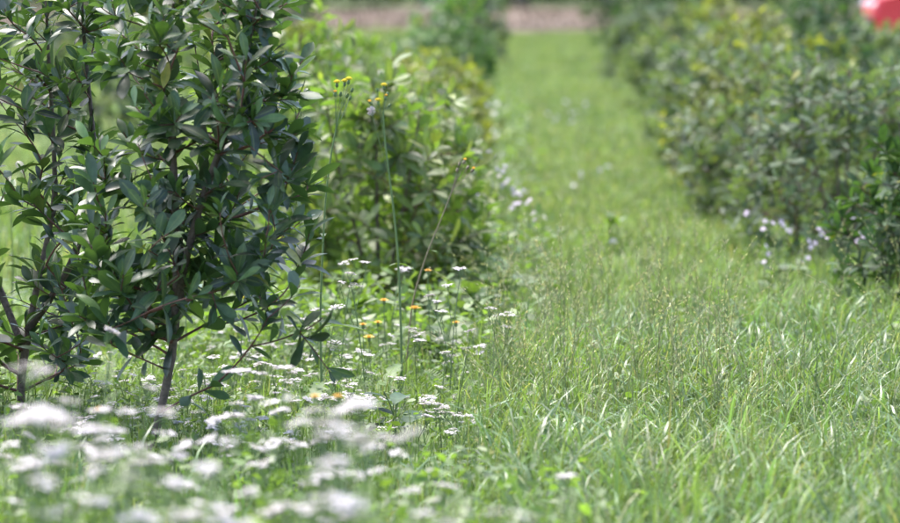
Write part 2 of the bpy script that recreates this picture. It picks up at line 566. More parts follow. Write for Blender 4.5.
def grow(trunks, tips, rs, seg=5, up=0.35):
    """trunks: list of polylines. every tip is tied to the nearest fitting node already grown.
    returns branches: list of (points, limb id, end dir) and node radii"""
    P, par, limb = [], [], []
    for k, tr in enumerate(trunks):
        for i, p in enumerate(tr):
            P.append(np.array(p, float)); par.append(-1 if i == 0 else len(P) - 2); limb.append(-1 - k)
    chains = []
    allt = np.concatenate([np.array(t) for t in trunks])
    d0 = np.array([np.min(np.linalg.norm(allt - t, axis=1)) for t in tips])
    nl = 0
    for ti in np.argsort(d0):
        tip = tips[ti]
        A = np.array(P)
        v = tip - A
        dist = np.linalg.norm(v, axis=1)
        hd = np.linalg.norm(v[:, :2], axis=1)
        pen = np.maximum(0, hd * up - v[:, 2]) * 2.5 + np.where(dist < 0.06, 0.5, 0)
        j = int(np.argmin(dist + pen))
        a = A[j]
        dd = np.linalg.norm(tip - a)
        pd = norm(a - A[par[j]]) if par[j] >= 0 else np.array([0, 0, 1.0])
        c = a + (tip - a) * 0.5 + np.array([0, 0, -0.10]) * dd + pd * 0.10 * dd + rs.normal(0, 0.05, 3) * dd
        pts = bez(a, c, tip, seg + 1)
        lb = limb[j]
        if lb < 0:
            lb = nl; nl += 1
        prev = j; ids = [j]
        for q in pts[1:]:
            P.append(q); par.append(prev); limb.append(lb); prev = len(P) - 1; ids.append(prev)
        chains.append((ids, lb))
    P = np.array(P)
    cnt = np.zeros(len(P))
    for ids, _ in chains: cnt[ids[-1]] += 1
    for i in range(len(P) - 1, -1, -1):
        if par[i] >= 0: cnt[par[i]] += cnt[i]
    return P, par, cnt, chains, nl


def shoot_leaves(P, ids, rs, per, span, size, ang=(25, 75), jitter=0.25):
    pts = P[ids]
    tip = pts[-1]
    ax = norm(pts[-1] - pts[-3])
    ax = norm(ax + np.array([0, 0, 0.35]))
    m = max(4, int(rs.normal(per, per * 0.2)))
    # positions walk back from the tip
    s = np.sort(rs.random(m) ** 1.4) * span
    segl = np.linalg.norm(np.diff(pts[::-1], axis=0), axis=1)
    cum = np.concatenate([[0], np.cumsum(segl)])
    pos = np.stack([np.interp(s, cum, pts[::-1][:, k]) for k in range(3)], -1)
    e1 = norm(np.cross(ax, [0.3, 0.9, 0.2])); e2 = np.cross(ax, e1)
    ph = np.arange(m) * 2.399 + rs.uniform(0, 6.28) + rs.normal(0, jitter, m)
    an = np.radians(np.interp(s / span, [0, 0.25, 1], [ang[0], (ang[0] + ang[1]) / 2, ang[1]]) + rs.normal(0, 10, m))
    rad = np.cos(ph)[:, None] * e1 + np.sin(ph)[:, None] * e2
    L = ax * np.cos(an)[:, None] + rad * np.sin(an)[:, None]
    Nn = ax * np.sin(an)[:, None] - rad * np.cos(an)[:, None] + rs.normal(0, 0.25, (m, 3)) + np.array([0, 0, 0.25])
    sz = size * np.clip(rs.normal(1, 0.22, m), 0.45, 1.45) * np.interp(s / span, [0, 0.2, 1], [0.72, 1.0, 1.0])
    return pos, L, Nn, sz, s / span


def shrub(name, base, trunks, tips, mat, label, cat, group=None, seed=1, per=10, span=0.16, size=0.08,
          n_leaf=0, lod=6, trunk_r=0.012, twig_r=0.0014, young=0.25, extra_bare=None, branch_objects=True, up=0.35):
    rs = np.random.default_rng(seed)
    base = np.asarray(base, float)
    root = empty(name, base)
    tag(root, label, cat, group)
    P, par, cnt, chains, nl = grow(trunks, tips, rs, up=up)
    rad = np.maximum(twig_r, twig_r * 0.75 * np.sqrt(cnt) + 0)
    k = 0
    # trunks
    for tr in trunks:
        m = len(tr)
        ids = list(range(k, k + m)); k += m
        r = np.maximum(np.linspace(trunk_r, trunk_r * 0.25, m), np.minimum(rad[ids], trunk_r))
        r = np.minimum.accumulate(r)
        r[0] *= 1.25
        mb = MB(); V, F = tube(P[ids] - base, r * (1 + 0.08 * rs.normal(size=m)), 8); mb.add(V, F, 0, rs.random())
        link('trunk', mb.mesh('trunk', M['bark']), root)
    mbs = {}
    for ids, lb in chains:
        key = lb if branch_objects else 0
        mb = mbs.setdefault(key, MB())
        r = rad[ids].copy(); r[0] = min(r[0], r[1] * 1.3 + 0.0004)
        V, F = tube(P[ids] - base, r, 5); mb.add(V, F, 0, rs.random())
    for mb in mbs.values():
        o = link('branch' if branch_objects else 'twigs', mb.mesh('branch', M['twig']), root)
        if not branch_objects: o['kind'] = 'stuff'
    # leaves
    pos, L, N, S, A = [], [], [], [], []
    ztop = max(t[2] for t in tips)
    for ids, _ in chains:
        p, l, nn, s, f = shoot_leaves(P, ids, rs, per, span, size)
        pos.append(p); L.append(l); N.append(nn); S.append(s)
        yg = rs.random() < young
        A.append(np.clip((1 - f) * (1.0 if yg else 0.35) * rs.uniform(0.5, 1.2), 0, 1))
    pos = np.concatenate(pos); L = np.concatenate(L); N = np.concatenate(N); S = np.concatenate(S); A = np.concatenate(A)
    L, W, N = frames(L, N)
    x, y, z = project(pos + L * (S * 0.5)[:, None])
    inside = (x > 5) & (x < 895) & (y > 5) & (y < 518)
    vis = np.where(inside, 0, 1e3) + z
    order = np.argsort(vis)
    own = order[:n_leaf]
    own = own[inside[own]]
    rest = np.setdiff1d(np.arange(len(pos)), own)
    for q, i in enumerate(own):
        me = leaf_mesh(mat, int(rs.integers(0, 4)), int(round(A[i] * 3)))
        o = link('leaf', me, root)
        mt = np.eye(4)
        mt[:3, 0] = L[i] * S[i]; mt[:3, 1] = W[i] * S[i]; mt[:3, 2] = N[i] * S[i]; mt[:3, 3] = pos[i] - base
        o.matrix_local = Matrix(mt.tolist())
    if len(rest):
        Vs, Fs, rn, ag, n0 = [], [], [], [], 0
        lib = {6: LEAF6, 3: LEAF3, 2: LEAF2}[lod]
        pick = rs.integers(0, len(lib), len(rest))
        for v in range(len(lib)):
            s = rest[pick == v]
            if not len(s): continue
            V, F = stamp(lib[v][0], lib[v][1], pos[s] - base, L[s], W[s], N[s], S[s])
            Vs.append(V); Fs.append(F + n0); n0 += len(V)
            rn.append(np.repeat(rs.random(len(s)), len(lib[v][0]))); ag.append(np.repeat(A[s], len(lib[v][0])))
        o = link('foliage', mesh_from('foliage', np.concatenate(Vs), [np.concatenate(Fs)], M[mat],
                                      {'rnd': np.concatenate(rn), 'age': np.concatenate(ag)}), root)
        o['kind'] = 'stuff'
    return root


def poly(pts, n):
    """smooth polyline through points"""
    pts = np.asarray(pts, float)
    d = np.concatenate([[0], np.cumsum(np.linalg.norm(np.diff(pts, axis=0), axis=1))])
    t = np.linspace(0, d[-1], n)
    o = np.stack([np.interp(t, d, pts[:, k]) for k in range(3)], -1)
    for _ in range(2):
        o[1:-1] = (o[:-2] + 2 * o[1:-1] + o[2:]) / 4
    return o


def crown_tips(n, c, r, rs, shell=0.55, zmin=0.15):
    """points in an uneven ellipsoid, denser near its skin"""
    out = []
    lob = rs.normal(0, 1, (7, 3)); lob = norm(lob); amp = rs.uniform(-0.25, 0.25, 7)
    while len(out) < n:
        d = norm(rs.normal(0, 1, 3))
        k = 1 + float(np.sum(amp * np.maximum(0, lob @ d) ** 3))
        f = rs.uniform(shell ** 3, 1) ** (1 / 3)
        p = np.asarray(c) + d * np.asarray(r) * f * k
        if p[2] > zmin: out.append(p)
    return np.array(out)


# --- the sharp shrub in the left foreground
rs = np.random.default_rng(3)
D0 = 10.2
gb = ground_px(146, 458)
D0 = gb[1]
trunk_main = poly([gb - [0, 0, .03], at(155, 432, D0), at(163, 403, D0), at(173, 350, D0), at(178, 290, D0 + .02), at(176, 220, D0 + .03), at(172, 140, D0), at(170, 60, D0 - .02), at(176, -30, D0), at(172, -95, D0)], 40)
t2 = poly([at(178, 300, D0 + .02), at(188, 250, D0 - .05), at(205, 190, D0 - .10), at(235, 110, D0 - .12), at(250, 40, D0 - .14), at(262, -20, D0 - .15)], 24)


def region_tips(rows, n, Y, dy, rs, gaps=((104, 98, 30, 32), (18, 245, 22, 40), (245, 385, 60, 40))):
    """tips in a crown whose half-widths are given at a few heights; depth is as round as the width"""
    out = []
    ys = np.array([r[0] for r in rows], float)
    x0 = np.array([r[1] for r in rows], float); x1 = np.array([r[2] for r in rows], float)
    while len(out) < n:
        y = rs.uniform(ys[0], ys[-1])
        a, b = np.interp(y, ys, x0), np.interp(y, ys, x1)
        x = rs.uniform(a, b)
        f = (x - a) / (b - a) * 2 - 1
        half = dy * math.sqrt(max(0.05, 1 - f * f))
        p = at(x, y, Y + rs.uniform(-half, half))
        if any((x - gx) ** 2 / rx ** 2 + (y - gy) ** 2 / ry ** 2 < 1 for gx, gy, rx, ry in gaps): continue
        if all(np.linalg.norm(p - q) > 0.05 for q in out): out.append(p)
    return np.array(out)


rows_main = [(-70, 130, 240), (-30, 110, 280), (20, 95, 292), (70, 90, 308), (120, 90, 312), (170, 80, 318), (215, 72, 322), (250, 70, 315), (285, 70, 295), (322, 80, 262)]
tips = region_tips(rows_main, 268, D0, 0.42, rs)
hand = np.array([at(245, 20, D0 - .1), at(270, 60, D0 - .2), at(285, 95, D0 - .15), at(300, 130, D0 - .1), at(296, 168, D0), at(262, 262, D0 - .25), at(300, 285, D0 - .3),
                 at(268, 318, D0 - .3), at(322, 318, D0 - .28), at(292, 335, D0 - .25), at(330, 372, D0 - .3), at(215, 385, D0 - .2), at(235, 258, D0 - .2), at(112, 345, D0 - .2), at(140, 330, D0 - .1)])
shrub('evergreen_shrub', gb, [trunk_main, t2], np.concatenate([tips, hand]), 'leaf_main',
      'large dark glossy-leaved young evergreen shrub with slanting bare trunk among white flowers, sharply in focus', 'shrub',
      'shrubs of the left row', seed=11, per=10, span=0.17, size=0.084, n_leaf=300, lod=6, trunk_r=0.0125, young=0.4, twig_r=0.0017)

# --- its neighbour cut off by the left edge
gl = ground_px(22, 428)
D1 = gl[1] + 0.25
gl = np.array([at(22, 428, D1)[0], D1, 0.0]); gl[2] = gz(gl[0], gl[1])
trl = [poly([gl - [0, 0, .03], at(20, 380, D1), at(34, 300, D1), at(56, 200, D1), at(52, 110, D1), at(47, 30, D1), at(44, -60, D1)], 30),
       poly([at(28, 330, D1), at(70, 270, D1 - .1), at(98, 180, D1 - .12), at(90, 100, D1 - .1), at(83, 30, D1 - .1), at(80, -50, D1 - .1)], 26),
       poly([at(24, 350, D1), at(0, 290, D1 + .1), at(-40, 200, D1 + .1), at(-70, 60, D1 + .1)], 20)]
rows_left = [(-60, -110, 120), (0, -130, 125), (60, -140, 100), (110, -150, 105), (160, -160, 105), (220, -150, 100), (280, -140, 105), (330, -120, 100), (365, -80, 90)]
tips = region_tips(rows_left, 225, D1, 0.42, rs)
hand = np.array([at(30, 200, D1 - .3), at(20, 300, D1 - .3), at(75, 230, D1 - .3), at(60, 285, D1 - .3), at(85, 340, D1 - .3), at(40, 345, D1 - .3), at(25, 110, D1 - .3), at(80, 60, D1 - .2), at(20, 30, D1 - .2)])
shrub('evergreen_shrub', gl, trl, np.concatenate([tips, hand]), 'leaf_main',
      'dark evergreen shrub with reddish upright stems, cut off by the left edge of the picture', 'shrub',
      'shrubs of the left row', seed=12, per=10, span=0.17, size=0.084, n_leaf=240, lod=6, trunk_r=0.0125, young=0.25, twig_r=0.0017)

# --- generic bush
def bush(X, Y, h, r, mat, label, seed, tipsn=150, per=9, size=0.075, lod=3, n_leaf=0, young=0.3, group=None, low=0.12, name='evergreen_bush', stems=4):
    rs = np.random.default_rng(seed)
    b = np.array([X, Y, float(gz(X, Y))])
    trunks = []
    for k in range(stems):
        a = 6.28 * k / stems + rs.uniform(-.5, .5)
        d = np.array([math.cos(a), math.sin(a), 0]) * r * rs.uniform(0.25, 0.5)
        trunks.append(poly([b - [0, 0, .03] + d * 0.06, b + d * 0.4 + [0, 0, h * 0.3], b + d * 0.8 + [0, 0, h * 0.6], b + d * 1.0 + [0, 0, h * 0.86]], 16))
    tips = crown_tips(tipsn, b + [0, 0, h * 0.36], (r, r, h * 0.62), rs, 0.45, b[2] + low)
    return shrub(name, b, trunks, tips, mat, label, 'bush', group, seed + 1, per, 0.15, size, n_leaf, lod, 0.010, 0.0016, young, branch_objects=False, up=0.2)


# left row, going back
bush(-0.50, 13.9, 1.08, 0.45, 'leaf_bright', 'yellow-green leafy bush just behind the sharp shrub, with tall yellow weeds in front', 21, 240, 10, 0.092, 6, 300, 0.6, 'shrubs of the left row')
bush(-0.98, 15.6, 1.22, 0.52, 'leaf_bright', 'pale green bush seen between the branches behind the sharp shrub', 22, 170, 9, 0.085, 3, 0, 0.5, 'shrubs of the left row')
bush(-0.55, 17.6, 0.92, 0.46, 'leaf_bright', 'mid green bush second behind the yellow weeds along the path', 23, 170, 9, 0.08, 3, 0, 0.5, 'shrubs of the left row')
bush(-0.48, 22.0, 0.80, 0.48, 'leaf_olive', 'olive yellow bush in the middle of the left row', 24, 170, 9, 0.08, 3, 0, 0.6, 'shrubs of the left row')
bush(-0.55, 32.0, 1.10, 0.62, 'leaf_fresh', 'fresh green round bush in the left row beside the far path', 25, 210, 10, 0.085, 3, 0, 0.2, 'shrubs of the left row')
bush(-0.45, 43.0, 1.15, 0.55, 'leaf_hedge', 'grey green bush behind the fresh green round bush of the left row', 26, 160, 9, 0.09, 2, 0, 0.2, 'shrubs of the left row')
bush(-0.55, 52.0, 1.25, 0.6, 'leaf_deep', 'last visible bush of the left row, close to the dry bank', 27, 150, 9, 0.10, 2, 0, 0.2, 'shrubs of the left row')
for k, (X, Y, h, r, mt, lb) in enumerate([
        (-0.44, 15.7, 0.86, 0.36, 'leaf_bright', 'low yellow-green bush hugging the path behind the brown weed'),
        (-0.42, 19.6, 0.84, 0.42, 'leaf_olive', 'yellowish bush of the left row with daisies at its foot'),
        (-0.95, 19.0, 1.02, 0.46, 'leaf_bright', 'light green bush at the back of the left row, above the yellow weeds'),
        (-0.52, 26.0, 0.64, 0.42, 'leaf_bright', 'small light green bush just in front of the fresh green round bush'),
        (-0.60, 29.0, 0.62, 0.42, 'leaf_hedge', 'small greyish bush tucked before the fresh green round bush'),
        (-1.02, 21.5, 0.98, 0.46, 'leaf_bright', 'light green bush left of the olive ones, behind the first yellow weed'),
        (-1.36, 24.5, 0.98, 0.46, 'leaf_olive', 'yellowish bush right of the sharp shrub top, farther back')]):
    bush(X, Y, h, r, mt, lb, 140 + 2 * k, 170, 9, 0.08, 3, 0, 0.55, 'shrubs of the left row')
# second row to the left, seen through gaps
for k, (X, Y, h, r, mt, lb) in enumerate([
        (-3.1, 26.0, 1.15, 0.6, 'leaf_hedge', 'pale blurred bush seen through the upper left gaps of the shrub'),
        (-3.2, 33.0, 1.1, 0.6, 'leaf_bright', 'light green blurred bush far behind the top left branches'),
        (-3.0, 40.0, 1.2, 0.7, 'leaf_deep', 'dark blurred bush at the top edge right of the sharp shrub'),
        (-3.3, 50.0, 1.4, 0.9, 'leaf_deep', 'darkest blurred bush by the left end of the dry bank'),
        (-5.4, 56.0, 1.4, 0.9, 'leaf_hedge', 'far grey green bush hidden behind the left branches')]):
    bush(X, Y, h, r, mt, lb, 40 + k, 150, 9, 0.10, 2, 0, 0.35, 'bushes of the far left row')
# right row, going back
right = [
    (1.72, 13.0, 0.90, 0.46, 'leaf_deep', 'dark green bush at the right edge, nearest of the right row', 290, 6, 160),
    (1.84, 15.9, 1.02, 0.50, 'leaf_hedge', 'grey green bush with pale glinting leaves, second in the right row', 340, 6, 160),
    (1.82, 18.2, 1.00, 0.52, 'leaf_hedge', 'grey green bush behind the lilac flowers in the right row', 300, 3, 0),
    (1.88, 20.4, 1.04, 0.54, 'leaf_olive', 'olive tinged bush in the middle of the right row', 270, 3, 0),
    (1.72, 22.6, 1.02, 0.52, 'leaf_hedge', 'dull green bush with small white flowers at its foot, right row', 270, 3, 0),
    (2.24, 23.4, 1.24, 0.50, 'leaf_deep', 'tall dark green bush left of the red vehicle', 200, 3, 0),
    (1.68, 25.2, 1.00, 0.50, 'leaf_hedge', 'greyish bush leaning over the path edge, right row', 190, 3, 0),
    (1.98, 28.0, 1.06, 0.50, 'leaf_olive', 'yellowest bush of the right row', 190, 3, 0),
    (1.70, 30.5, 1.02, 0.52, 'leaf_hedge', 'far grey green bush of the right row with a yellowish neighbour', 180, 2, 0),
    (1.86, 34.0, 0.88, 0.50, 'leaf_olive', 'small pale olive bush far along the right row', 170, 2, 0),
    (1.72, 38.5, 0.95, 0.55, 'leaf_hedge', 'far grey bush just below the dark bush at the top of the path', 160, 2, 0),
    (2.00, 44.0, 1.55, 0.66, 'leaf_deep', 'tall dark green bush at the top edge where the path ends', 210, 2, 0),
    (2.00, 54.0, 1.35, 0.62, 'leaf_deep', 'last dark bush of the right row before the dry bank', 150, 2, 0),
]
for k, (X, Y, h, r, mt, lb, nt_, lod, nl_) in enumerate(right):
    bush(X - (0.30 if 15 < Y < 17 else 0.40 if 17 < Y < 23 and X < 2.2 else 0.18 if Y > 24 else 0.10), Y, h, r, mt, lb, 60 + 2 * k, nt_, 10, 0.07 if Y < 30 else 0.09, lod, nl_, 0.35, 'bushes of the right row', low=0.02)
for k, (X, Y, h, r, mt, lb) in enumerate([
        (2.75, 19.5, 1.0, 0.5, 'leaf_hedge', 'bush behind the right row near the right edge, below the red vehicle'),
        (2.75, 25.5, 0.95, 0.5, 'leaf_hedge', 'grey bush farther behind the right row at the right edge'),
        (2.85, 31.0, 1.1, 0.5, 'leaf_deep', 'dark bush in the second row on the right, half hidden'),
        (3.3, 40.0, 1.0, 0.55, 'leaf_hedge', 'far half hidden bush in the second row on the right')]):
    bush(X, Y, h, r, mt, lb, 100 + 2 * k, 170, 9, 0.09, 2, 0, 0.35, 'bushes of the second right row')

# ------------------------------------------------------------------ far trees
def far_tree(X, Y, h, seed, label):
    rs = np.random.default_rng(seed)
    b = np.array([X, Y, float(gz(X, Y))])
    root = empty('background_tree', b)
    tag(root, label, 'tree', 'trees beyond the dry bank')
    mb = MB()
    tp = np.array([0, 0, h * 0.8]) + rs.normal(0, 0.25, 3) * [1, 1, 0]
    P = bez([0, 0, -0.1], tp * 0.5 + rs.normal(0, 0.12, 3), tp, 10)
    V, F = tube(P, np.linspace(rs.uniform(0.13, 0.2), 0.04, 10), 9); mb.add(V, F, 0, rs.random())
    for k in range(8):
        z = rs.uniform(0.2, 0.75) * h; a = rs.uniform(0, 6.28)
        s = np.array([np.interp(z, P[:, 2], P[:, 0]), np.interp(z, P[:, 2], P[:, 1]), z])
        e = s + np.array([math.cos(a), math.sin(a), 0.5]) * rs.uniform(0.8, 1.6)
        V, F = tube(bez(s, (s + e) / 2 + [0, 0, -0.1], e, 5), np.linspace(0.05, 0.015, 5), 5); mb.add(V, F, 0, rs.random())
    link('trunk', mb.mesh('trunk', M['treebark']), root)
    nclump = 46  # leaf clumps
    cc = crown_tips(nclump, [0, 0, h * 0.58], (h * 0.27, h * 0.27, h * 0.42), rs, 0.3, 0.9)
    n = nclump * 42
    pos = np.repeat(cc, 42, 0) + rs.normal(0, 0.32, (n, 3))
    L, W, N = frames(rs.normal(0, 1, (n, 3)), rs.normal(0, 1, (n, 3)) + [0, 0, 0.8])
    V, F = stamp(LEAF2[0][0], LEAF2[0][1], pos, L, W, N, rs.uniform(0.22, 0.42, n), rs.uniform(0.25, 0.45, n))
    o = link('crown', mesh_from('crown', V, [F], M['leaf_tree'], {'rnd': np.repeat(rs.random(n), len(LEAF2[0][0])), 'age': np.repeat(rs.random(n) * .5, len(LEAF2[0][0]))}), root)
    o['kind'] = 'stuff'


tx = [-12.5, -9.4, -7.0, -4.4, -2.0, 0.4, 2.35, 4.9, 5.6, 8.3, 10.6, 13.2]
for k, X in enumerate(tx):
    far_tree(X, 80.5 + 4 * (k % 3) + rs.uniform(-.6, .6), rs.uniform(5, 7.5), 200 + k, 'tree with a dark trunk beyond the dry bank, its crown above the picture')
for k in range(9):
    far_tree(-15 + 3.6 * k + rs.uniform(-.8, .8), 93 + rs.uniform(-2, 2), rs.uniform(6, 8), 240 + k, 'tree with a dark trunk beyond the dry bank, its crown above the picture')
# dark undergrowth between the trunks
n = 24000
px, py = rng.uniform(-26, 26, n), rng.uniform(91, 103, n)
pos = np.stack([px, py, gz(px, py) + rng.random(n) ** 1.5 * 1.6], -1)
L, W, N = frames(rng.normal(0, 1, (n, 3)), rng.normal(0, 1, (n, 3)) + [0, 0, .6])
V, F = stamp(LEAF2[1][0], LEAF2[1][1], pos, L, W, N, rng.uniform(0.15, 0.4, n), rng.uniform(0.2, 0.4, n))
tag(link('undergrowth', mesh_from('undergrowth', V, [F], M['leaf_tree'], {'rnd': np.repeat(rng.random(n), len(LEAF2[1][0])), 'age': np.zeros(len(V))})),
    'dark thicket of undergrowth between the far tree trunks', 'undergrowth', kind='stuff')

# ------------------------------------------------------------------ low herbs between the grass
def ground_cover(name, areas, label):
    Vs, Fs, rn, ag, n0 = [], [], [], [], 0
    for (n, x0, x1, y0, y1, h, s0, s1) in areas:
        px, py = clumped(n, x0, x1, y0, y1, 0.05, 12)
        pos = np.stack([px, py, gz(px, py) + 0.01 + h * rng.random(n)], -1)
        L, W, N = frames(rng.normal(0, 1, (n, 3)) * [1, 1, .5] + [0, 0, .25], rng.normal(0, .5, (n, 3)) + [0, 0, 1])
        V, F = stamp(LEAF2[0][0], LEAF2[0][1], pos, L, W, N, rng.uniform(s0, s1, n), rng.uniform(s0, s1, n) * 1.2)
        Vs.append(V); Fs.append(F + n0); n0 += len(V)
        rn.append(np.repeat(rng.random(n), len(LEAF2[0][0]))); ag.append(np.repeat(rng.random(n) ** 3, len(LEAF2[0][0])))
    o = link(name, mesh_from(name, np.concatenate(Vs), [np.concatenate(Fs)], M['weed'], {'rnd': np.concatenate(rn), 'age': np.concatenate(ag)}))
    tag(o, label, 'ground cover', kind='stuff')


ground_cover('ground_cover', [(14000, -2.4, 0.15, 7.5, 13.5, 0.10, .015, .035), (7000, -2.2, 0.2, 5.0, 8.0, 0.28, .02, .045),
                              (5000, 0.0, 2.2, 8.0, 13.0, 0.14, .02, .05), (4000, -1.6, 0.2, 11.5, 15.5, 0.25, .03, .06), (2500, 1.15, 2.4, 12.5, 30, 0.10, .03, .06), (4000, -0.9, 0.15, 15, 32, 0.22, .03, .06)],
             'low leafy herbs filling the gaps between grass and white flowers')

# ------------------------------------------------------------------ yarrow
def disc(c, n, r, nrm, lift=0.0, cup=0.0):
    nrm = norm(nrm)
    e1 = norm(np.cross(nrm, [0.21, 0.95, 0.1])); e2 = np.cross(nrm, e1)
    a = np.arange(n) * 2 * math.pi / n
    rr = r * np.where(np.arange(n) % 2 == 0, 1.0, 0.72)
    ring = c + (np.cos(a) * rr)[:, None] * e1 + (np.sin(a) * rr)[:, None] * e2 + nrm * cup
    V = np.concatenate([[c + nrm * lift], ring])
    F = np.stack([np.zeros(n, int), 1 + np.arange(n), 1 + (np.arange(n) + 1) % n], -1)
    return V, F


def yarrow_head(seed, R0=0.028):
    rs = np.random.default_rng(seed)
    mb = MB()
    nsub = 7
    j = np.array([0, 0, -0.035])
    for s in range(nsub):
        a = s * 2.4 + rs.uniform(-.3, .3); rr = R0 * 0.72 * math.sqrt((s + 0.2) / nsub)
        c = np.array([math.cos(a) * rr, math.sin(a) * rr, rs.uniform(-0.004, 0.002) - rr * 0.12])
        V, F = tube(bez(j, c * [0.5, 0.5, 1] + [0, 0, -0.015], c - [0, 0, 0.004], 4), 0.0007, 4); mb.add(V, F, 2, rs.random())
        for q in range(rs.integers(5, 8)):
            b = rs.uniform(0, 6.28); rq = R0 * 0.36 * math.sqrt(rs.random())
            f = c + np.array([math.cos(b) * rq, math.sin(b) * rq, rs.uniform(-0.001, 0.0025)])
            nr = np.array([f[0] * 8, f[1] * 8, 1.0]) + rs.normal(0, 0.15, 3)
            V, F = disc(f, 10, rs.uniform(0.0038, 0.0056), nr, 0.0, 0.0006); mb.add(V, F, 0, rs.random())
            V, F = disc(f + norm(nr) * 0.0006, 6, 0.0014, nr, 0.0012); mb.add(V, F, 1, rs.random())
    return mb.mesh('flower_head', [M['white'], M['cream'], M['stem_green']])


def feather_leaf(seed):
    rs = np.random.default_rng(seed)
    mb = MB()
    Lh = 0.12
    for i in range(13):
        t = (i + 1) / 14
        x = Lh * t; z = 0.03 * math.sin(t * 2.2) - 0.02 * t
        ln = 0.022 * math.sin(math.pi * (0.15 + 0.8 * t))
        for sgn in (-1, 1):
            V = np.array([[x - .001, 0, z], [x + .002, 0, z], [x + ln * .5, sgn * ln * 0.9, z + .004], [x + ln * .35, sgn * ln, z + .004]])
            F = [[0, 1, 2, 3]] if sgn < 0 else [[3, 2, 1, 0]]
            mb.add(V, F, 0, rs.random())
    P = np.array([[0, 0, 0], [.04, 0, .02], [.08, 0, .022], [.12, 0, .008]])
    V, F = tube(P, [.001, .0008, .0006, .0003], 4); mb.add(V, F, 0, .5)
    return mb.mesh('leaf', M['weed'])


YH = [yarrow_head(300 + i, r) for i, r in enumerate((0.024, 0.028, 0.031, 0.026, 0.022))]
FL = [feather_leaf(320 + i) for i in range(3)]


def yarrow(pos_heads, base, label, group, seed, leaves=3, hs=1.0):
    rs = np.random.default_rng(seed)
    b = np.array([base[0], base[1], float(gz(base[0], base[1]))])
    root = empty('yarrow_plant', b)
    tag(root, label, 'flower', group)
    mb = MB()
    top = np.array(pos_heads[0]) - b - [0, 0, 0.035 * hs]
    main = bez([0, 0, -0.02], [top[0] * .2, top[1] * .2, top[2] * .6], top, 8)
    V, F = tube(main, np.linspace(0.0022, 0.0013, 8), 5); mb.add(V, F, 0, rs.random())
    for h in pos_heads[1:]:
        e = np.array(h) - b - [0, 0, 0.035 * hs]
        s = main[3 + rs.integers(0, 3)]
        V, F = tube(bez(s, [(s[0] * .4 + e[0] * .6), (s[1] * .4 + e[1] * .6), s[2] + (e[2] - s[2]) * .4], e, 5), 0.0012, 4); mb.add(V, F, 0, rs.random())
    link('stem', mb.mesh('stem', M['stem_green']), root)
    for h in pos_heads:
        o = link('flower_head', YH[rs.integers(0, 5)], root, np.array(h) - b)
        o.rotation_euler = (rs.normal(0, .17), rs.normal(0, .17), rs.uniform(0, 6.28))
        s = hs * rs.uniform(0.65, 1.25); o.scale = (s, s, s)
    for k in range(leaves):
        q = main[min(6, 1 + k)]
        o = link('leaf', FL[k % 3], root, q)
        s = rs.uniform(.7, 1.3); o.scale = (s, s, s)
        o.rotation_euler = (rs.normal(0, .2), rs.uniform(-.9, -.2), rs.uniform(0, 6.28))
    return root


fg = [(28, 365, 40), (112, 330, 26), (70, 400, 35), (150, 387, 35), (105, 408, 35), (75, 427, 40), (125, 450, 52), (205, 466, 46), (42, 483, 40),
      (245, 370, 26), (285, 367, 26), (255, 397, 28), (290, 397, 38), (358, 402, 40), (362, 434, 36), (398, 452, 30), (340, 464, 28), (380, 469, 28), (262, 462, 35),
      (277, 441, 30), (228, 440, 38), (130, 475, 45), (185, 484, 26), (100, 500, 46), (566, 475, 28), (497, 511, 45), (425, 512, 42), (350, 514, 35), (15, 500, 36),
      (165, 432, 30), (60, 462, 30), (310, 482, 28), (200, 502, 40), (155, 460, 40), (215, 517, 46), (280, 410, 30), (20, 405, 30), (95, 470, 42), (250, 490, 40),
      (140, 515, 46), (55, 510, 46), (290, 505, 40), (5, 455, 34), (115, 430, 36), (180, 455, 38), (88, 445, 36), (445, 485, 28), (320, 440, 30), (235, 415, 30), (30, 435, 30)]
_r = np.random.default_rng(77)
fg += [(float(_r.uniform(0, 420)), float(_r.uniform(410, 522)), float(_r.uniform(32, 50))) for _ in range(24)]
uniq = {0: 'large blurred white flower head low at the left edge under the cut-off shrub',
        1: 'single blurred white flower standing highest in front of the left shrub',
        13: 'blurred flat white flower head right of the sharp shrub trunk, beside an orange bloom',
        24: 'lone white flower head in the grass at the bottom, right of the flower drift',
        25: 'blurred white flower heads at the bottom edge, right of centre of the drift',
        7: 'broad bright white flower head at the lower left, below the slanting trunk',
        9: 'small blurred white flower head just left of the low shrub branch',
        10: 'blurred white flower head touching the low right branch of the sharp shrub'}
ORD = ['first', 'second', 'third', 'fourth', 'fifth', 'sixth', 'seventh', 'eighth', 'ninth', 'tenth', 'eleventh', 'twelfth', 'thirteenth', 'fourteenth', 'fifteenth', 'sixteenth', 'seventeenth', 'eighteenth', 'nineteenth', 'twentieth', 'twenty-first', 'twenty-second', 'twenty-third', 'twenty-fourth']
BANDS = [(495, 999, 'along the bottom edge'), (470, 495, 'in the row just above the bottom edge'), (448, 470, 'in the middle row of the foreground drift'),
         (420, 448, 'level with the foot of the slanting trunk'), (0, 420, 'in the hindmost row of the foreground drift')]
fg_label = dict(uniq)
for lo, hi, where in BANDS:
    row = sorted((f[0], k) for k, f in enumerate(fg) if lo <= f[1] < hi and k not in uniq)
    for q, (_, k) in enumerate(row): fg_label[k] = 'blurred white flower, %s from left %s' % (ORD[q], where)
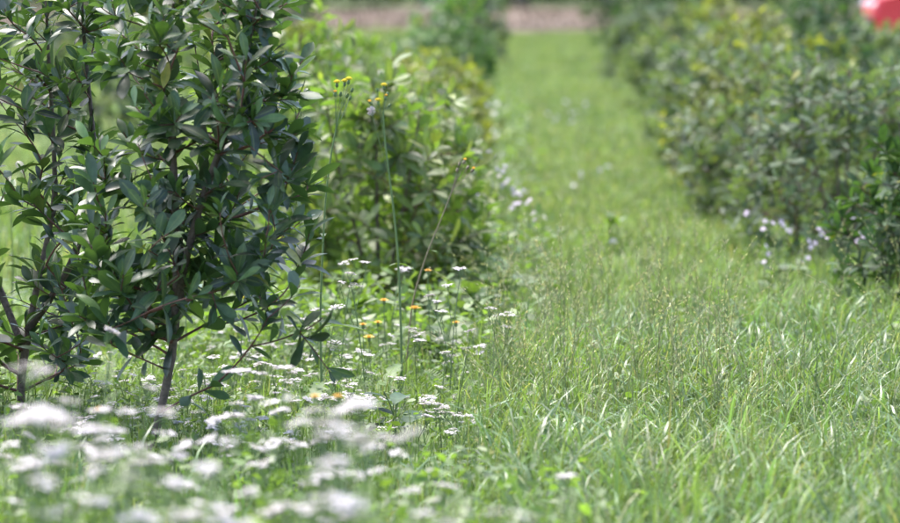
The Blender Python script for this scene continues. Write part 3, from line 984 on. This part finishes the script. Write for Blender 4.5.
for k, (x, y, wpx) in enumerate(fg):
    r_ = np.random.default_rng(500 + k)
    Y = float(np.clip(FPX * 0.062 / max(12, wpx - 4), 5.3, 8.4))
    p = at(x, y, Y)
    while p[2] < 0.34: Y -= 0.2; p = at(x, y, Y)
    while p[2] > 0.74: Y += 0.15; p = at(x, y, Y)
    heads = [p]
    if k not in (1, 24):
        for q in range(r_.integers(0, 3)):
            a_ = r_.uniform(0, 6.28); heads.append(p + np.array([math.cos(a_) * .045, math.sin(a_) * .045, r_.uniform(-.022, .004)]))
    yarrow(heads, (p[0] + r_.normal(0, .04), p[1] + r_.normal(0, .04)),
           fg_label[k], 'blurred white flowers in the foreground', 520 + k, 5, 1.15)

mid = [(353, 259), (399, 268), (430, 295), (460, 268), (336, 306), (350, 273), (326, 314), (240, 342), (345, 262), (308, 318), (411, 328), (398, 325), (414, 331), (440, 338), (470, 330),
       (365, 318), (480, 345), (445, 352), (508, 312), (492, 308)]
mid_order = {k: q for q, (_, k) in enumerate(sorted((m_[0], k) for k, m_ in enumerate(mid) if k not in (0, 2, 3, 18)))}
for k, (x, y) in enumerate(mid):
    r_ = np.random.default_rng(600 + k)
    Y = 11.0 + r_.uniform(-.5, .9)
    p = at(x, y, Y)
    heads = [p] + [p + np.array([r_.uniform(-.06, .06), r_.uniform(-.06, .06), r_.uniform(-.05, 0)]) for _ in range(r_.integers(0, 3))]
    lab = {0: 'tallest sharp white flower head under the two yellow weeds', 2: 'sharp white flower head leaning beside the orange bloom', 3: 'lone small white flower head by the foot of the bent brown weed',
           18: 'single white flower head at the grass edge by the path'}.get(k) or 'sharp white flower, %s from the left in the gap between shrub and path' % ORD[mid_order[k]]
    yarrow(heads, (p[0] + r_.normal(0, .05), p[1] + r_.normal(0, .05)), lab, 'sharp white flowers beside the shrub', 630 + k, 2, 0.85)
for k in range(130):
    r_ = np.random.default_rng(700 + k)
    x = r_.uniform(60, 470); y = r_.uniform(325, 450)
    if x > 340: y = r_.uniform(320, 430)
    hgt = r_.uniform(0.06, 0.17)
    g = ground_px(x, y + hgt * 340)
    p = np.array([g[0], g[1], g[2] + hgt])
    heads = [p] + [p + np.array([r_.uniform(-.07, .07), r_.uniform(-.07, .07), r_.uniform(-.04, .01)]) for _ in range(r_.integers(0, 3))]
    yarrow(heads, (p[0] + r_.normal(0, .03), p[1] + r_.normal(0, .03)), 'low white flower in the carpet left of the slanting trunk' if x < 158 else 'low white flower in the carpet right of the slanting trunk', 'carpet of low white flowers, ' + ('left of the trunk' if x < 158 else 'right of the trunk'), 900 + k, 1, 0.8)

# ------------------------------------------------------------------ tall yellow weeds (sow thistle)
def flower_tuft(c, rs, n, r, mb, mi):
    for k in range(n):
        a = 2.4 * k; t = (k + .5) / n
        d = np.array([math.cos(a) * math.sqrt(t), math.sin(a) * math.sqrt(t), 1.0 - 0.4 * t])
        L = norm(d)
        wv = norm(np.cross(L, [0.2, 0.3, 0.9])) * r * 0.16
        e = c + L * r
        mb.add(np.array([c - wv * .6, c + wv * .6, e + wv * 1.5, e - wv * 1.5]), [[0, 1, 2, 3]], mi, rs.random())


def cup(c, d, l, r, mb, mi, rs):
    d = norm(d)
    V, F = tube(np.array([c - d * l, c - d * l * .7, c - d * l * .3, c]), [r * .5, r, r * .9, r * .65], 6); mb.add(V, F, mi, rs.random())


def wild_leaf_mesh(name, seed, length=0.12, wide=0.3, lobes=True, mat='weed'):
    V, F = leaf_verts(8, wide, 0.55, 0.15, 0.35, 0.05, 0.02)
    V = V.copy()
    if lobes:
        k = np.arange(len(V)) // 3
        V[:, 1] *= np.where(k % 2 == 0, 1.15, 0.62)
    V *= [length, length, length]
    return mesh_from(name, V, [F], M[mat], {'rnd': np.zeros(len(V)), 'age': np.zeros(len(V))})


WL = [wild_leaf_mesh('leaf', 1, 0.13), wild_leaf_mesh('leaf', 2, 0.10, 0.26), wild_leaf_mesh('leaf', 3, 0.09, 0.5, False), wild_leaf_mesh('leaf', 4, 0.10, 0.42, False, 'leaf_deep')]


def thistle(path, r0, heads, label, seed, mat='stem_green', puff=None, leaves=()):
    """path: stem points; heads: list of (point, kind) kind 'open','bud','spent'"""
    rs = np.random.default_rng(seed)
    path = np.asarray(path); b = path[0].copy(); b[2] = float(gz(b[0], b[1]))
    root = empty('sow_thistle', b)
    tag(root, label, 'weed', 'tall yellow flowered weeds')
    st = poly(path, 18) - b
    mb = MB(); V, F = tube(st, np.linspace(r0, r0 * 0.55, len(st)), 6); mb.add(V, F, 0, .4)
    link('stem', mb.mesh('stem', M[mat]), root)
    tip = st[-1]
    for p, kind in heads:
        e = np.asarray(p) - b
        i = max(4, len(st) - 1 - int(rs.integers(0, 3)))
        s = st[i]
        d = norm(e - s)
        mb = MB()
        V, F = tube(bez(s, (s + e) / 2 + [0, 0, -0.008], e - d * 0.012, 5), 0.0009, 4); mb.add(V, F, 0, rs.random())
        cup(e, d, 0.014, 0.0052, mb, 0, rs)
        if kind == 'open':
            flower_tuft(e - d * 0.002, rs, 40, 0.0125, mb, 1)
        elif kind == 'spent':
            flower_tuft(e - d * 0.002, rs, 12, 0.009, mb, 1)
        link('flower_head' if kind == 'open' else 'bud', mb.mesh('flower_head', [M[mat], M['yellow' if kind != 'spent' else 'orange']]), root)
    if puff is not None:
        e = np.asarray(puff) - b
        mb = MB()
        V, F = tube(bez(st[-5], (st[-5] + e) / 2, e, 5), 0.0009, 4); mb.add(V, F, 1, .5)
        for k in range(160):
            d = norm(rs.normal(0, 1, 3)); wv = norm(np.cross(d, [.2, .5, .8])) * 0.0012
            mb.add(np.array([e, e + d * 0.015 + wv, e + d * 0.015 - wv]), [[0, 1, 2]], 0, rs.random())
        link('seed_puff', mb.mesh('seed_puff', [M['white'], M[mat]]), root)
    for (t, ln, rz, el) in leaves:
        q = st[int(t * (len(st) - 1))]
        o = link('leaf', WL[0 if ln > 1 else 1], root, q); o.scale = (ln, ln, ln); o.rotation_euler = (0, el, rz)
    return root


YB = 11.3
def px(x, y, Y=YB, dy=0.0): return at(x, y, Y + dy)


gA = ground_px(322, 418)
thistle([gA, px(320, 310, gA[1]), px(325, 200, gA[1]), px(331, 150, gA[1]), px(340, 112, gA[1])], 0.0042,
        [(px(349, 80, gA[1]), 'open'), (px(345, 82, gA[1], .03), 'open'), (px(337, 83, gA[1]), 'open'), (px(353, 88, gA[1]), 'bud'), (px(341, 92, gA[1]), 'bud'), (px(348, 94, gA[1], -.02), 'bud'), (px(335, 92, gA[1]), 'spent'), (px(351, 96, gA[1], .03), 'bud')],
        'green weed with a tight tuft of yellow flowers, first right of the sharp shrub', 801, leaves=[(0.3, 1.2, .3, -.2), (0.45, 1.1, 3.4, -.3), (.62, .7, 1.6, -.4), (.15, 1.3, 4.6, 0)])
gB = ground_px(402, 398)
thistle([gB, px(401, 330, gB[1]), px(398, 250, gB[1]), px(390, 180, gB[1]), px(383, 130, gB[1]), px(383, 112, gB[1])], 0.0046,
        [(px(384, 86, gB[1]), 'open'), (px(378, 101, gB[1]), 'open'), (px(386, 96, gB[1]), 'spent'), (px(391, 104, gB[1]), 'bud'), (px(369, 102, gB[1]), 'spent'), (px(388, 92, gB[1], .02), 'bud'), (px(377, 88, gB[1]), 'bud')],
        'tallest thin green weed with yellow buds and a white seed puff', 802, puff=px(371, 111, gB[1]), leaves=[(0.50, .6, 0.2, .1), (0.50, .55, 3.2, .1), (.25, 1.1, 1.2, -.2), (.12, 1.2, 4.4, 0), (0.78, .4, 0.1, -.2)])
gC = ground_px(404, 392)
thistle([gC, px(412, 300, gC[1]), px(428, 250, gC[1]), px(446, 208, gC[1]), px(457, 177, gC[1])], 0.0032,
        [(px(465, 160, gC[1]), 'spent'), (px(474, 169, gC[1]), 'spent'), (px(460, 162, gC[1]), 'bud'), (px(469, 166, gC[1], .03), 'bud'), (px(458, 168, gC[1]), 'bud')],
        'brown stemmed weed leaning right with withered orange buds', 803, 'stem_brown', leaves=[(.45, .4, 0.4, .3), (.66, .35, 5.8, -.2), (.2, 1.0, 2.2, -.1)])
gD = ground_px(186, 370)
thistle([gD, px(241, 380, gD[1]) * [1, 1, 0] + [0, 0, 0.02] if False else gD + [0, 0, .05], px(241 - 55, 320, gD[1]), px(242 - 55, 300, gD[1])], 0.003,
        [(px(190, 297, gD[1]), 'open'), (px(183, 300, gD[1]), 'bud')], 'short weed with one yellow flower half hidden behind the trunk', 804, leaves=[(.4, .9, 1, -.2), (.6, .7, 4, -.2)])
gE = ground_px(241, 390)
thistle([gE, px(241, 340, gE[1]), px(243, 305, gE[1])], 0.003, [(px(245, 299, gE[1]), 'open'), (px(239, 302, gE[1]), 'bud'), (px(250, 304, gE[1]), 'bud')],
        'short yellow flowered weed seen just right of the slanting trunk', 805, leaves=[(.4, .9, 1, -.2), (.6, .8, 4, -.2), (.2, 1, 2.5, 0)])
for k, (x, y, yb) in enumerate([(11, 195, 345), (30, 215, 350), (95, 215, 350)]):
    g_ = ground_px(x, yb)
    thistle([g_, px(x + 2, (y + yb) / 2, g_[1]), px(x, y + 12, g_[1])], 0.004, [(px(x, y, g_[1]), 'open'), (px(x + 5, y + 5, g_[1]), 'bud'), (px(x - 5, y + 3, g_[1]), 'open')],
            ['yellow flowered weed behind the shrub at the far left edge', 'yellow weed behind the left shrub, second from the edge', 'yellow weed hidden between the two dark shrubs'][k], 806 + k, leaves=[(.3, 1.2, 1, -.2), (.5, 1, 4, -.2), (.7, .9, 2, -.2)])

# ------------------------------------------------------------------ orange blooms
def orange_flower(x, y, Y, label, seed, s=1.0, mat='orange'):
    rs = np.random.default_rng(seed)
    p = at(x, y, Y); b = np.array([p[0] + .02, p[1] + .02, float(gz(p[0], p[1]))])
    root = empty('orange_flower', b); tag(root, label, 'flower', 'orange blooms among the white flowers')
    e = p - b
    mb = MB(); V, F = tube(bez([0, 0, -.01], [e[0], e[1], e[2] * .5], e, 7), .0016, 5); mb.add(V, F, 0, .5)
    link('stem', mb.mesh('stem', M['stem_green']), root)
    mb = MB()
    for ring, (npet, r, tilt) in enumerate([(9, .017, .25), (8, .013, .7), (6, .009, 1.1)]):
        for k in range(npet):
            a = 6.28 * k / npet + ring * .4
            d = np.array([math.cos(a) * math.cos(tilt), math.sin(a) * math.cos(tilt), math.sin(tilt)]); wv = np.array([-math.sin(a), math.cos(a), 0]) * r * .32
            mb.add(np.array([e - wv * .3, e + wv * .3, e + d * r * s * .8 + wv, e + d * r * s * .8 - wv, e + d * r * s]), [[0, 1, 2], [0, 2, 3], [3, 2, 4]], 0, rs.random())
    cup(e, np.array([0, 0, 1.]), .012, .006, mb, 1, rs)
    link('flower_head', mb.mesh('flower_head', [M[mat], M['stem_green']]), root)
    for k in range(3):
        o = link('leaf', WL[1], root, (0, 0, e[2] * (.2 + .2 * k))); o.rotation_euler = (0, -.4, rs.uniform(0, 6.28)); o.scale = (.6, .6, .6)


for k, a in enumerate([(415, 309, 11.2, 'brightest orange bloom beside a leaning white flower head', 1.3), (369, 338, 11.0, 'yellow-orange bloom low among the white flowers, left of the tall weed', 1.2),
                       (363, 325, 11.1, 'orange bloom just above the low yellow one', .8), (384, 301, 11.3, 'pale orange bloom touching the stem of the tall weed', 1.0), (378, 323, 11.1, 'small orange bloom between white heads', .9),
                       (428, 271, 11.6, 'tiny orange bloom at the foot of the bent brown weed', .8), (456, 323, 11.3, 'orange bloom farthest right, near the path edge', .8),
                       (315, 397, 7.6, 'blurred orange bloom in the foreground right of the shrub trunk', .7), (338, 397, 7.4, 'second blurred orange bloom beside a broad white head', .7),
                       (100, 410, 7.2, 'blurred orange bloom at the lower left', .7), (325, 478, 7.0, 'blurred yellow-orange bloom near the bottom edge', .7)]):
    orange_flower(a[0], a[1], a[2], a[3], 840 + k, a[4])

# ------------------------------------------------------------------ lilac wild radish and white daisies
def petals(c, nrm, npet, r, rs, mb, mi, wide=.5):
    nrm = norm(nrm); e1 = norm(np.cross(nrm, [.3, .9, .1])); e2 = np.cross(nrm, e1)
    for k in range(npet):
        a = 6.28 * k / npet; d = math.cos(a) * e1 + math.sin(a) * e2; wv = np.cross(nrm, d) * r * wide
        mb.add(np.array([c, c + d * r * .6 + wv + nrm * r * .15, c + d * r + wv * .5 + nrm * r * .1, c + d * r - wv * .5 + nrm * r * .1, c + d * r * .6 - wv + nrm * r * .15]),
               [[0, 1, 2], [0, 2, 3], [0, 3, 4]], mi, rs.random())


def flowering_herb(name, base, flowers, label, group, seed, mat, npet, r, wide, centre, leaves=4):
    rs = np.random.default_rng(seed)
    b = np.array([base[0], base[1], float(gz(base[0], base[1]))])
    root = empty(name, b); tag(root, label, 'flower', group)
    F_ = [np.asarray(p) - b for p in flowers]
    top = np.mean(F_, 0) * [1, 1, .8]
    main = bez([0, 0, -.02], [0, 0, top[2] * .6], top, 8)
    mb = MB(); V, F = tube(main, np.linspace(.003, .0015, 8), 5); mb.add(V, F, 0, .5)
    for e in F_:
        s = main[int(rs.integers(3, 8))]
        V, F = tube(bez(s, (s + e) / 2 + [0, 0, -.02], e, 5), .0011, 4); mb.add(V, F, 0, rs.random())
    link('stem', mb.mesh('stem', M['stem_green']), root)
    for e in F_:
        mb = MB()
        nr = norm(np.array([rs.normal(0, .5), -0.7, 0.7 + rs.normal(0, .3)]))
        petals(e, nr, npet, r, rs, mb, 0, wide)
        V, F = disc(e + nr * r * .12, 8, r * .28, nr, r * .15); mb.add(V, F, 1, .5)
        link('flower', mb.mesh('flower', [M[mat], M[centre]]), root)
    for k in range(leaves):
        o = link('leaf', WL[2 if k % 2 else 0], root, main[min(5, k)]); s = rs.uniform(.6, 1.1); o.scale = (s, s, s)
        o.rotation_euler = (0, rs.uniform(-.7, .1), rs.uniform(0, 6.28))


def herb_px(cl, ybase, label, group, seed, name='wild_radish', mat='lilac', npet=4, r=.012, wide=.42, centre='cream', spread=.05):
    rs = np.random.default_rng(seed)
    x = np.mean([c[0] for c in cl])
    g = ground_px(x, ybase)
    fl = [at(c[0], c[1], g[1] + rs.uniform(-spread, spread)) for c in cl]
    flowering_herb(name, g, fl, label, group, seed, mat, npet, r, wide, centre)


LG = 'lilac flowers along the path edges'
herb_px([(497, 169), (503, 171), (499, 176), (505, 166)], 262, 'lilac flower cluster highest at the left edge of the path', LG, 860)
herb_px([(513, 189), (518, 192), (523, 190), (520, 195), (514, 194)], 262, 'widest lilac flower cluster at the left path edge', LG, 861)
herb_px([(515, 204), (512, 208), (519, 203)], 270, 'small lilac flowers just below the widest cluster', LG, 862)
herb_px([(533, 213), (537, 215), (535, 219)], 268, 'lilac flower standing farthest into the path', LG, 863)
herb_px([(474, 196), (478, 194), (483, 195)], 275, 'lilac flowers against the leaves of the yellow-green bush', LG, 864)
herb_px([(477, 213), (484, 212), (476, 216)], 280, 'lowest lilac flowers beside the yellow-green bush', LG, 865)
herb_px([(765, 221), (773, 223), (763, 229), (783, 225), (787, 230), (781, 222), (790, 231)], 290, 'lilac flower group left of the pair in front of the right bushes', LG, 866)
herb_px([(819, 229), (822, 234), (809, 241), (815, 243), (828, 237), (811, 247)], 292, 'bright lilac flower group in the middle before the right bushes', LG, 867)
herb_px([(860, 233), (864, 236), (858, 241)], 296, 'lilac flowers rightmost before the dark right bush', LG, 868)
herb_px([(766, 246), (768, 254), (764, 262)], 300, 'pale pinkish flowers lowest at the right path edge', LG, 869)
herb_px([(747, 212), (746, 214)], 270, 'single pale flower alone left of the lilac groups', LG, 870)
herb_px([(802, 262), (808, 258)], 300, 'two tiny lilac flowers at the foot of the right bushes', LG, 871)
herb_px([(850, 215), (853, 219)], 290, 'two pale flowers above the rightmost lilac ones', LG, 872)
for k, (cl, yb, lb) in enumerate([([(489, 152), (493, 155)], 240, 'pale lilac flowers topmost beside the left row'), ([(505, 183), (508, 180), (502, 186)], 262, 'lilac flowers between the highest and the widest cluster'),
                                ([(490, 183), (487, 187)], 268, 'two lilac flowers left of the widest cluster'), ([(527, 203), (530, 200)], 270, 'tiny lilac flowers between the widest cluster and the path'),
                                ([(470, 228), (466, 224)], 290, 'pale lilac flowers against dark leaves below the others on the left')]):
    herb_px(cl, yb, lb, LG, 1040 + k, r=.012)
PG = 'white specks of clover in the path'
for k in range(11):
    r_ = np.random.default_rng(1100 + k)
    x, y = (r_.normal(562, 14), r_.normal(112, 9)) if k < 5 else (r_.uniform(525, 640), r_.uniform(70, 260))
    herb_px([(x, y), (x + r_.uniform(-4, 4), y + r_.uniform(-3, 2))], y + 12, 'pale speck of clover in the whitish patch of the far path' if k < 5 else 'lone pale speck of clover scattered in the grass path', PG + (', patch' if k < 5 else ', scattered'), 1120 + k, name='white_clover', mat='white', npet=9, r=.014, wide=.3, centre='cream')
DG = 'small white daisies along the hedges'
D = dict(name='white_daisy', mat='white', npet=12, r=.020, wide=.22, centre='yellow')
for k, (cl, yb, lb) in enumerate([
        ([(456, 92), (466, 98), (473, 101)], 165, 'white daisies highest on the left hedge'), ([(488, 105), (497, 104), (494, 113)], 165, 'white daisies at the path edge of the left hedge, upper group'),
        ([(480, 131), (491, 130), (497, 135)], 185, 'white daisies at the path edge of the left hedge, lower group'), ([(469, 110), (462, 118)], 180, 'two white daisies in the middle of the left hedge'),
        ([(677, 79), (679, 87)], 150, 'brightest white daisies on the right hedge'), ([(692, 95)], 165, 'white daisy right of the brightest ones on the right hedge'),
        ([(663, 125)], 180, 'white daisy at the path edge of the right hedge'), ([(705, 66)], 150, 'white daisy highest on the right hedge'), ([(685, 161)], 205, 'white daisy lowest at the foot of the right hedge'),
        ([(898, 82)], 215, 'white daisy at the right edge of the picture'), ([(440, 150), (447, 143)], 195, 'two white daisies among yellow-green leaves')]):
    herb_px(cl, yb, lb, DG, 880 + k, **D)

# ------------------------------------------------------------------ broad leaved weeds
def weed_clump(x, y, label, seed, n=14, size=1.0, mat=2):
    rs = np.random.default_rng(seed)
    g = ground_px(x, y)
    root = empty('broadleaf_weed', g); tag(root, label, 'weed', 'broad leaved weeds')
    for k in range(n):
        o = link('leaf', WL[mat if rs.random() < .75 or mat == 3 else 0], root, (rs.normal(0, .02), rs.normal(0, .02), rs.uniform(.02, .16) * size))
        s = size * rs.uniform(.7, 1.4); o.scale = (s, s, s); o.rotation_euler = (rs.normal(0, .2), rs.uniform(-1.0, -.1), rs.uniform(0, 6.28))
    mb = MB()
    for k in range(4):
        V, F = tube(bez([0, 0, -.01], rs.normal(0, .02, 3) + [0, 0, .08], rs.normal(0, .03, 3) + [0, 0, .17 * size], 5), .002, 4); mb.add(V, F, 0, .5)
    link('stem', mb.mesh('stem', M['stem_green']), root)


weed_clump(612, 252, 'small dark broad leaved weed alone in the middle of the path', 920, 12, .9)
weed_clump(497, 322, 'broad leaved weed at the foot of the yellow-green bush by the path', 921, 22, 1.2)
weed_clump(470, 338, 'broad leaved weed left of the one at the path edge, below the brown weed', 922, 20, 1.1)
weed_clump(440, 372, 'broad leaved weed among the sharp white flowers', 923, 16, 1.0)
weed_clump(780, 305, 'pale broad leaved weed under the lilac flowers on the right', 924, 14, 1.0)
weed_clump(395, 445, 'darkest broad leaved weed in the foreground right of the shrub', 925, 8, 1.0, 3)
weed_clump(505, 262, 'pale weed under the lilac cluster at the left path edge', 926, 14, .9)
weed_clump(355, 350, 'weed between the tall yellow weeds and the shrub', 927, 18, 1.0)
weed_clump(300, 345, 'weed directly right of the slanting trunk behind the low branch', 928, 18, 1.1)

# ------------------------------------------------------------------ seeding grass
def stalk_geo(mb, b, h, lean, az, rs, panicle=0.4, spike=0.009):
    d = np.array([math.cos(az), math.sin(az), 0])
    top = b + d * lean * h + np.array([0, 0, h * (1 - .25 * lean)])
    P = bez(b, b + np.array([0, 0, h * .65]), top, 12)
    V, F = tube(P, np.linspace(.0013, .0005, 12), 3); mb.add(V, F, 0, rs.random(), .2)
    m = int(rs.integers(12, 26))
    t = 1 - panicle * rs.random(m) ** .8
    q = np.stack([np.interp(t * 11, np.arange(12), P[:, k]) for k in range(3)], -1)
    ax = norm(P[-1] - P[-4])
    off = norm(rs.normal(0, 1, (m, 3))) * (rs.uniform(.002, .02, m) * np.interp(t, [1 - panicle, 1], [1, .3]))[:, None]
    L, W, N = frames(ax + off * 20, rs.normal(0, 1, (m, 3)))
    SP = np.array([[0, 0, 0], [.5, .22, 0], [1, 0, 0], [.5, -.22, 0], [.5, 0, .15]])
    SF = np.array([[0, 1, 4], [1, 2, 4], [2, 3, 4], [3, 0, 4]])
    V, F = stamp(SP, SF, q + off, L, W, N, rs.uniform(.6, 1.3, m) * spike)
    mb.add(V, F, 0, np.repeat(rs.random(m), 5), np.repeat(rs.random(m), 5))


rs = np.random.default_rng(91)
mb = MB()
for k in range(430):
    x = rs.uniform(-.1, 2.5) if k < 230 else rs.uniform(-.05, .75); y = rs.uniform(8.2, 13.5) if k < 230 else rs.uniform(9.5, 13)
    stalk_geo(mb, np.array([x, y, float(gz(x, y))]), rs.uniform(.28, .54), abs(rs.normal(.22, .22)), rs.uniform(0, 6.28), rs, .42, .011)
tag(link('seeding_grass', mb.mesh('seeding_grass', M['seed'])), 'thin pale seed heads rising from the near meadow grass', 'grass', kind='stuff')
for k, (x, y, lb) in enumerate([(535, 242, 'arching grass stalk with drooping seed head at the left of the path'), (584, 300, 'upright grass stalk with seed head in the middle of the meadow'), (655, 262, 'tall leaning grass stalk with a fine seed head near the path middle'),
                                (808, 305, 'dark grass stalk leaning left before the right bushes'), (880, 285, 'pale knotted grass stalk before the dark right bush'), (735, 312, 'grass stalk with pale seed head leaning right in the meadow'),
                                (545, 265, 'grass stalk close to the arching one at the left of the path'), (870, 300, 'second pale knotted stalk before the dark right bush'), (625, 295, 'short grass stalk below the leaning one')]):
    Y = 12.2 if x < 800 else 13.0
    p = at(x, y, Y)
    mb = MB(); z = p[2]
    lean = [.5, .1, .3, .25, .2, .45, .2, .15, .2][k]; az = [2.6, 0, .3, 2.8, 2.5, .2, 1, 2.4, 2.2][k]
    bx = p[0] - math.cos(az) * lean * z; by = p[1] - math.sin(az) * lean * z
    b = np.array([bx, by, float(gz(bx, by))])
    stalk_geo(mb, np.zeros(3), z / (1 - .25 * lean), lean, az, np.random.default_rng(950 + k), .45, .012)
    o = link('grass_stalk', mb.mesh('grass_stalk', M['seed']), None, b)
    tag(o, lb, 'grass stalk', 'grass stalks in seed')

# ------------------------------------------------------------------ red vehicle behind the bushes
def red_vehicle():
    M['redpaint'] = plain_mat('red_paint', (0.78, 0.03, 0.06), 0.3, 0.05, 3, coat=0.6)
    M['rubber'] = plain_mat('rubber', (0.02, 0.02, 0.02), 0.8, 0.1, 20)
    M['steel'] = plain_mat('steel', (0.5, 0.5, 0.5), 0.35, 0.1, 20, metal=0.9)
    M['glass'] = plain_mat('window_glass', (0.05, 0.07, 0.08), 0.08, 0.05, 5, spec=0.8)
    M['lamp'] = plain_mat('headlight', (0.75, 0.75, 0.78), 0.15, 0.05, 5, spec=0.8)
    b = np.array([5.35, 52.0, float(gz(5.35, 52.0))])
    root = empty('red_vehicle', b); tag(root, 'red vehicle mostly hidden behind the bushes at the top right corner', 'vehicle')
    # side profile along +x (nose at x = 0), z up
    prof = [(0.05, .32), (0.0, .55), (.08, .78), (.5, .90), (1.05, .97), (1.55, 1.42), (2.1, 1.52), (3.0, 1.50), (3.55, 1.05), (3.95, .98), (4.02, .6), (3.95, .32)]
    prof = np.array(prof)
    k = len(prof)
    secs = []
    for y, sx, sz in ((-.82, .97, .93), (-.80, 1, 1), (0, 1, 1.015), (.80, 1, 1), (.82, .97, .93)):
        c = np.array([2.0, .7])
        q = (prof - c) * [sx, sz] + c
        yy = np.where(q[:, 1] > 1.0, y * .84, y)
        secs.append(np.stack([q[:, 0], yy, q[:, 1]], -1))
    V = np.concatenate(secs)
    F = []
    for s in range(4):
        for i in range(k):
            F.append([s * k + i, s * k + (i + 1) % k, (s + 1) * k + (i + 1) % k, (s + 1) * k + i])
    mb = MB(); mb.add(V, F, 0, .5)
    for s, flip in ((0, 1), (4, 0)):
        c = secs[s].mean(0)
        Vc = np.concatenate([[c], secs[s]])
        Fc = [[0, 1 + i, 1 + (i + 1) % k] for i in range(k)]
        mb.add(Vc, Fc, 0, .5)
    link('body', mb.mesh('body', M['redpaint'], False), root)
    for sy in (-1, 1):
        for q in ([(1.25, 1.02), (1.62, 1.36), (2.15, 1.42), (2.15, 1.02)], [(2.25, 1.02), (2.25, 1.42), (2.9, 1.40), (3.3, 1.05)]):
            mb = MB(); y0 = sy * .70
            V = [(a, y0, z) for a, z in q] + [(a, sy * .72, z) for a, z in q]
            mb.add(V, [[0, 1, 2, 3], [4, 5, 6, 7], [0, 1, 5, 4], [1, 2, 6, 5], [2, 3, 7, 6], [3, 0, 4, 7]], 0, .5)
            link('side_window', mb.mesh('side_window', M['glass'], False), root)
        mb = MB(); V, F = tube(np.array([[-.01, sy * .58, .68], [.03, sy * .58, .68], [.08, sy * .58, .68]]), [.05, .06, .06], 12); mb.add(V, F, 0, .5)
        V, F = disc(np.array([-.01, sy * .58, .68]), 12, .055, [-1, 0, 0], .02); mb.add(V, F, 0, .5)
        link('headlight', mb.mesh('headlight', M['lamp']), root)
        for x in (.78, 3.2):
            y = sy * .74
            w_ = empty('wheel', (x, y, .31)); w_.parent = root
            ring = [(.20, -.09), (.30, -.09), (.32, -.06), (.32, .06), (.30, .09), (.20, .09)]
            nn = 24; V = []; F = []
            for i in range(nn):
                a = 6.28318 * i / nn
                for r_, yy in ring: V.append((math.cos(a) * r_, yy, math.sin(a) * r_))
            for i in range(nn):
                for j in range(6):
                    F.append([i * 6 + j, i * 6 + (j + 1) % 6, ((i + 1) % nn) * 6 + (j + 1) % 6, ((i + 1) % nn) * 6 + j])
            mb = MB(); mb.add(V, F, 0, .5); link('tyre', mb.mesh('tyre', M['rubber']), w_)
            mb = MB()
            V, F = tube(np.array([[0, -.085, 0], [0, 0, 0], [0, .085, 0]]), [.2, .19, .2], 20); mb.add(V, F, 0, .5)
            for q in range(5):
                a = 6.283 * q / 5
                V, F = tube(np.array([[0, sy * .07, 0], [math.cos(a) * .1, sy * .075, math.sin(a) * .1], [math.cos(a) * .19, sy * .07, math.sin(a) * .19]]), .028, 5); mb.add(V, F, 0, .5)
            link('rim', mb.mesh('rim', M['steel']), w_)
    mb = MB()
    V = np.array([(1.10, -.62, 1.01), (1.10, .62, 1.01), (1.55, .58, 1.44), (1.55, -.58, 1.44)]) + [-.03, 0, .02]
    V = np.concatenate([V, V + [.02, 0, -.015]])
    mb.add(V, [[0, 1, 2, 3], [7, 6, 5, 4], [0, 1, 5, 4], [1, 2, 6, 5], [2, 3, 7, 6], [3, 0, 4, 7]], 0, .5)
    link('windscreen', mb.mesh('windscreen', M['glass'], False), root)
    mb = MB(); V, F = tube(np.array([[.02, -.78, .42], [-.06, -.5, .42], [-.07, 0, .42], [-.06, .5, .42], [.02, .78, .42]]), .075, 8); mb.add(V, F, 0, .5)
    link('bumper', mb.mesh('bumper', M['rubber']), root)


red_vehicle()
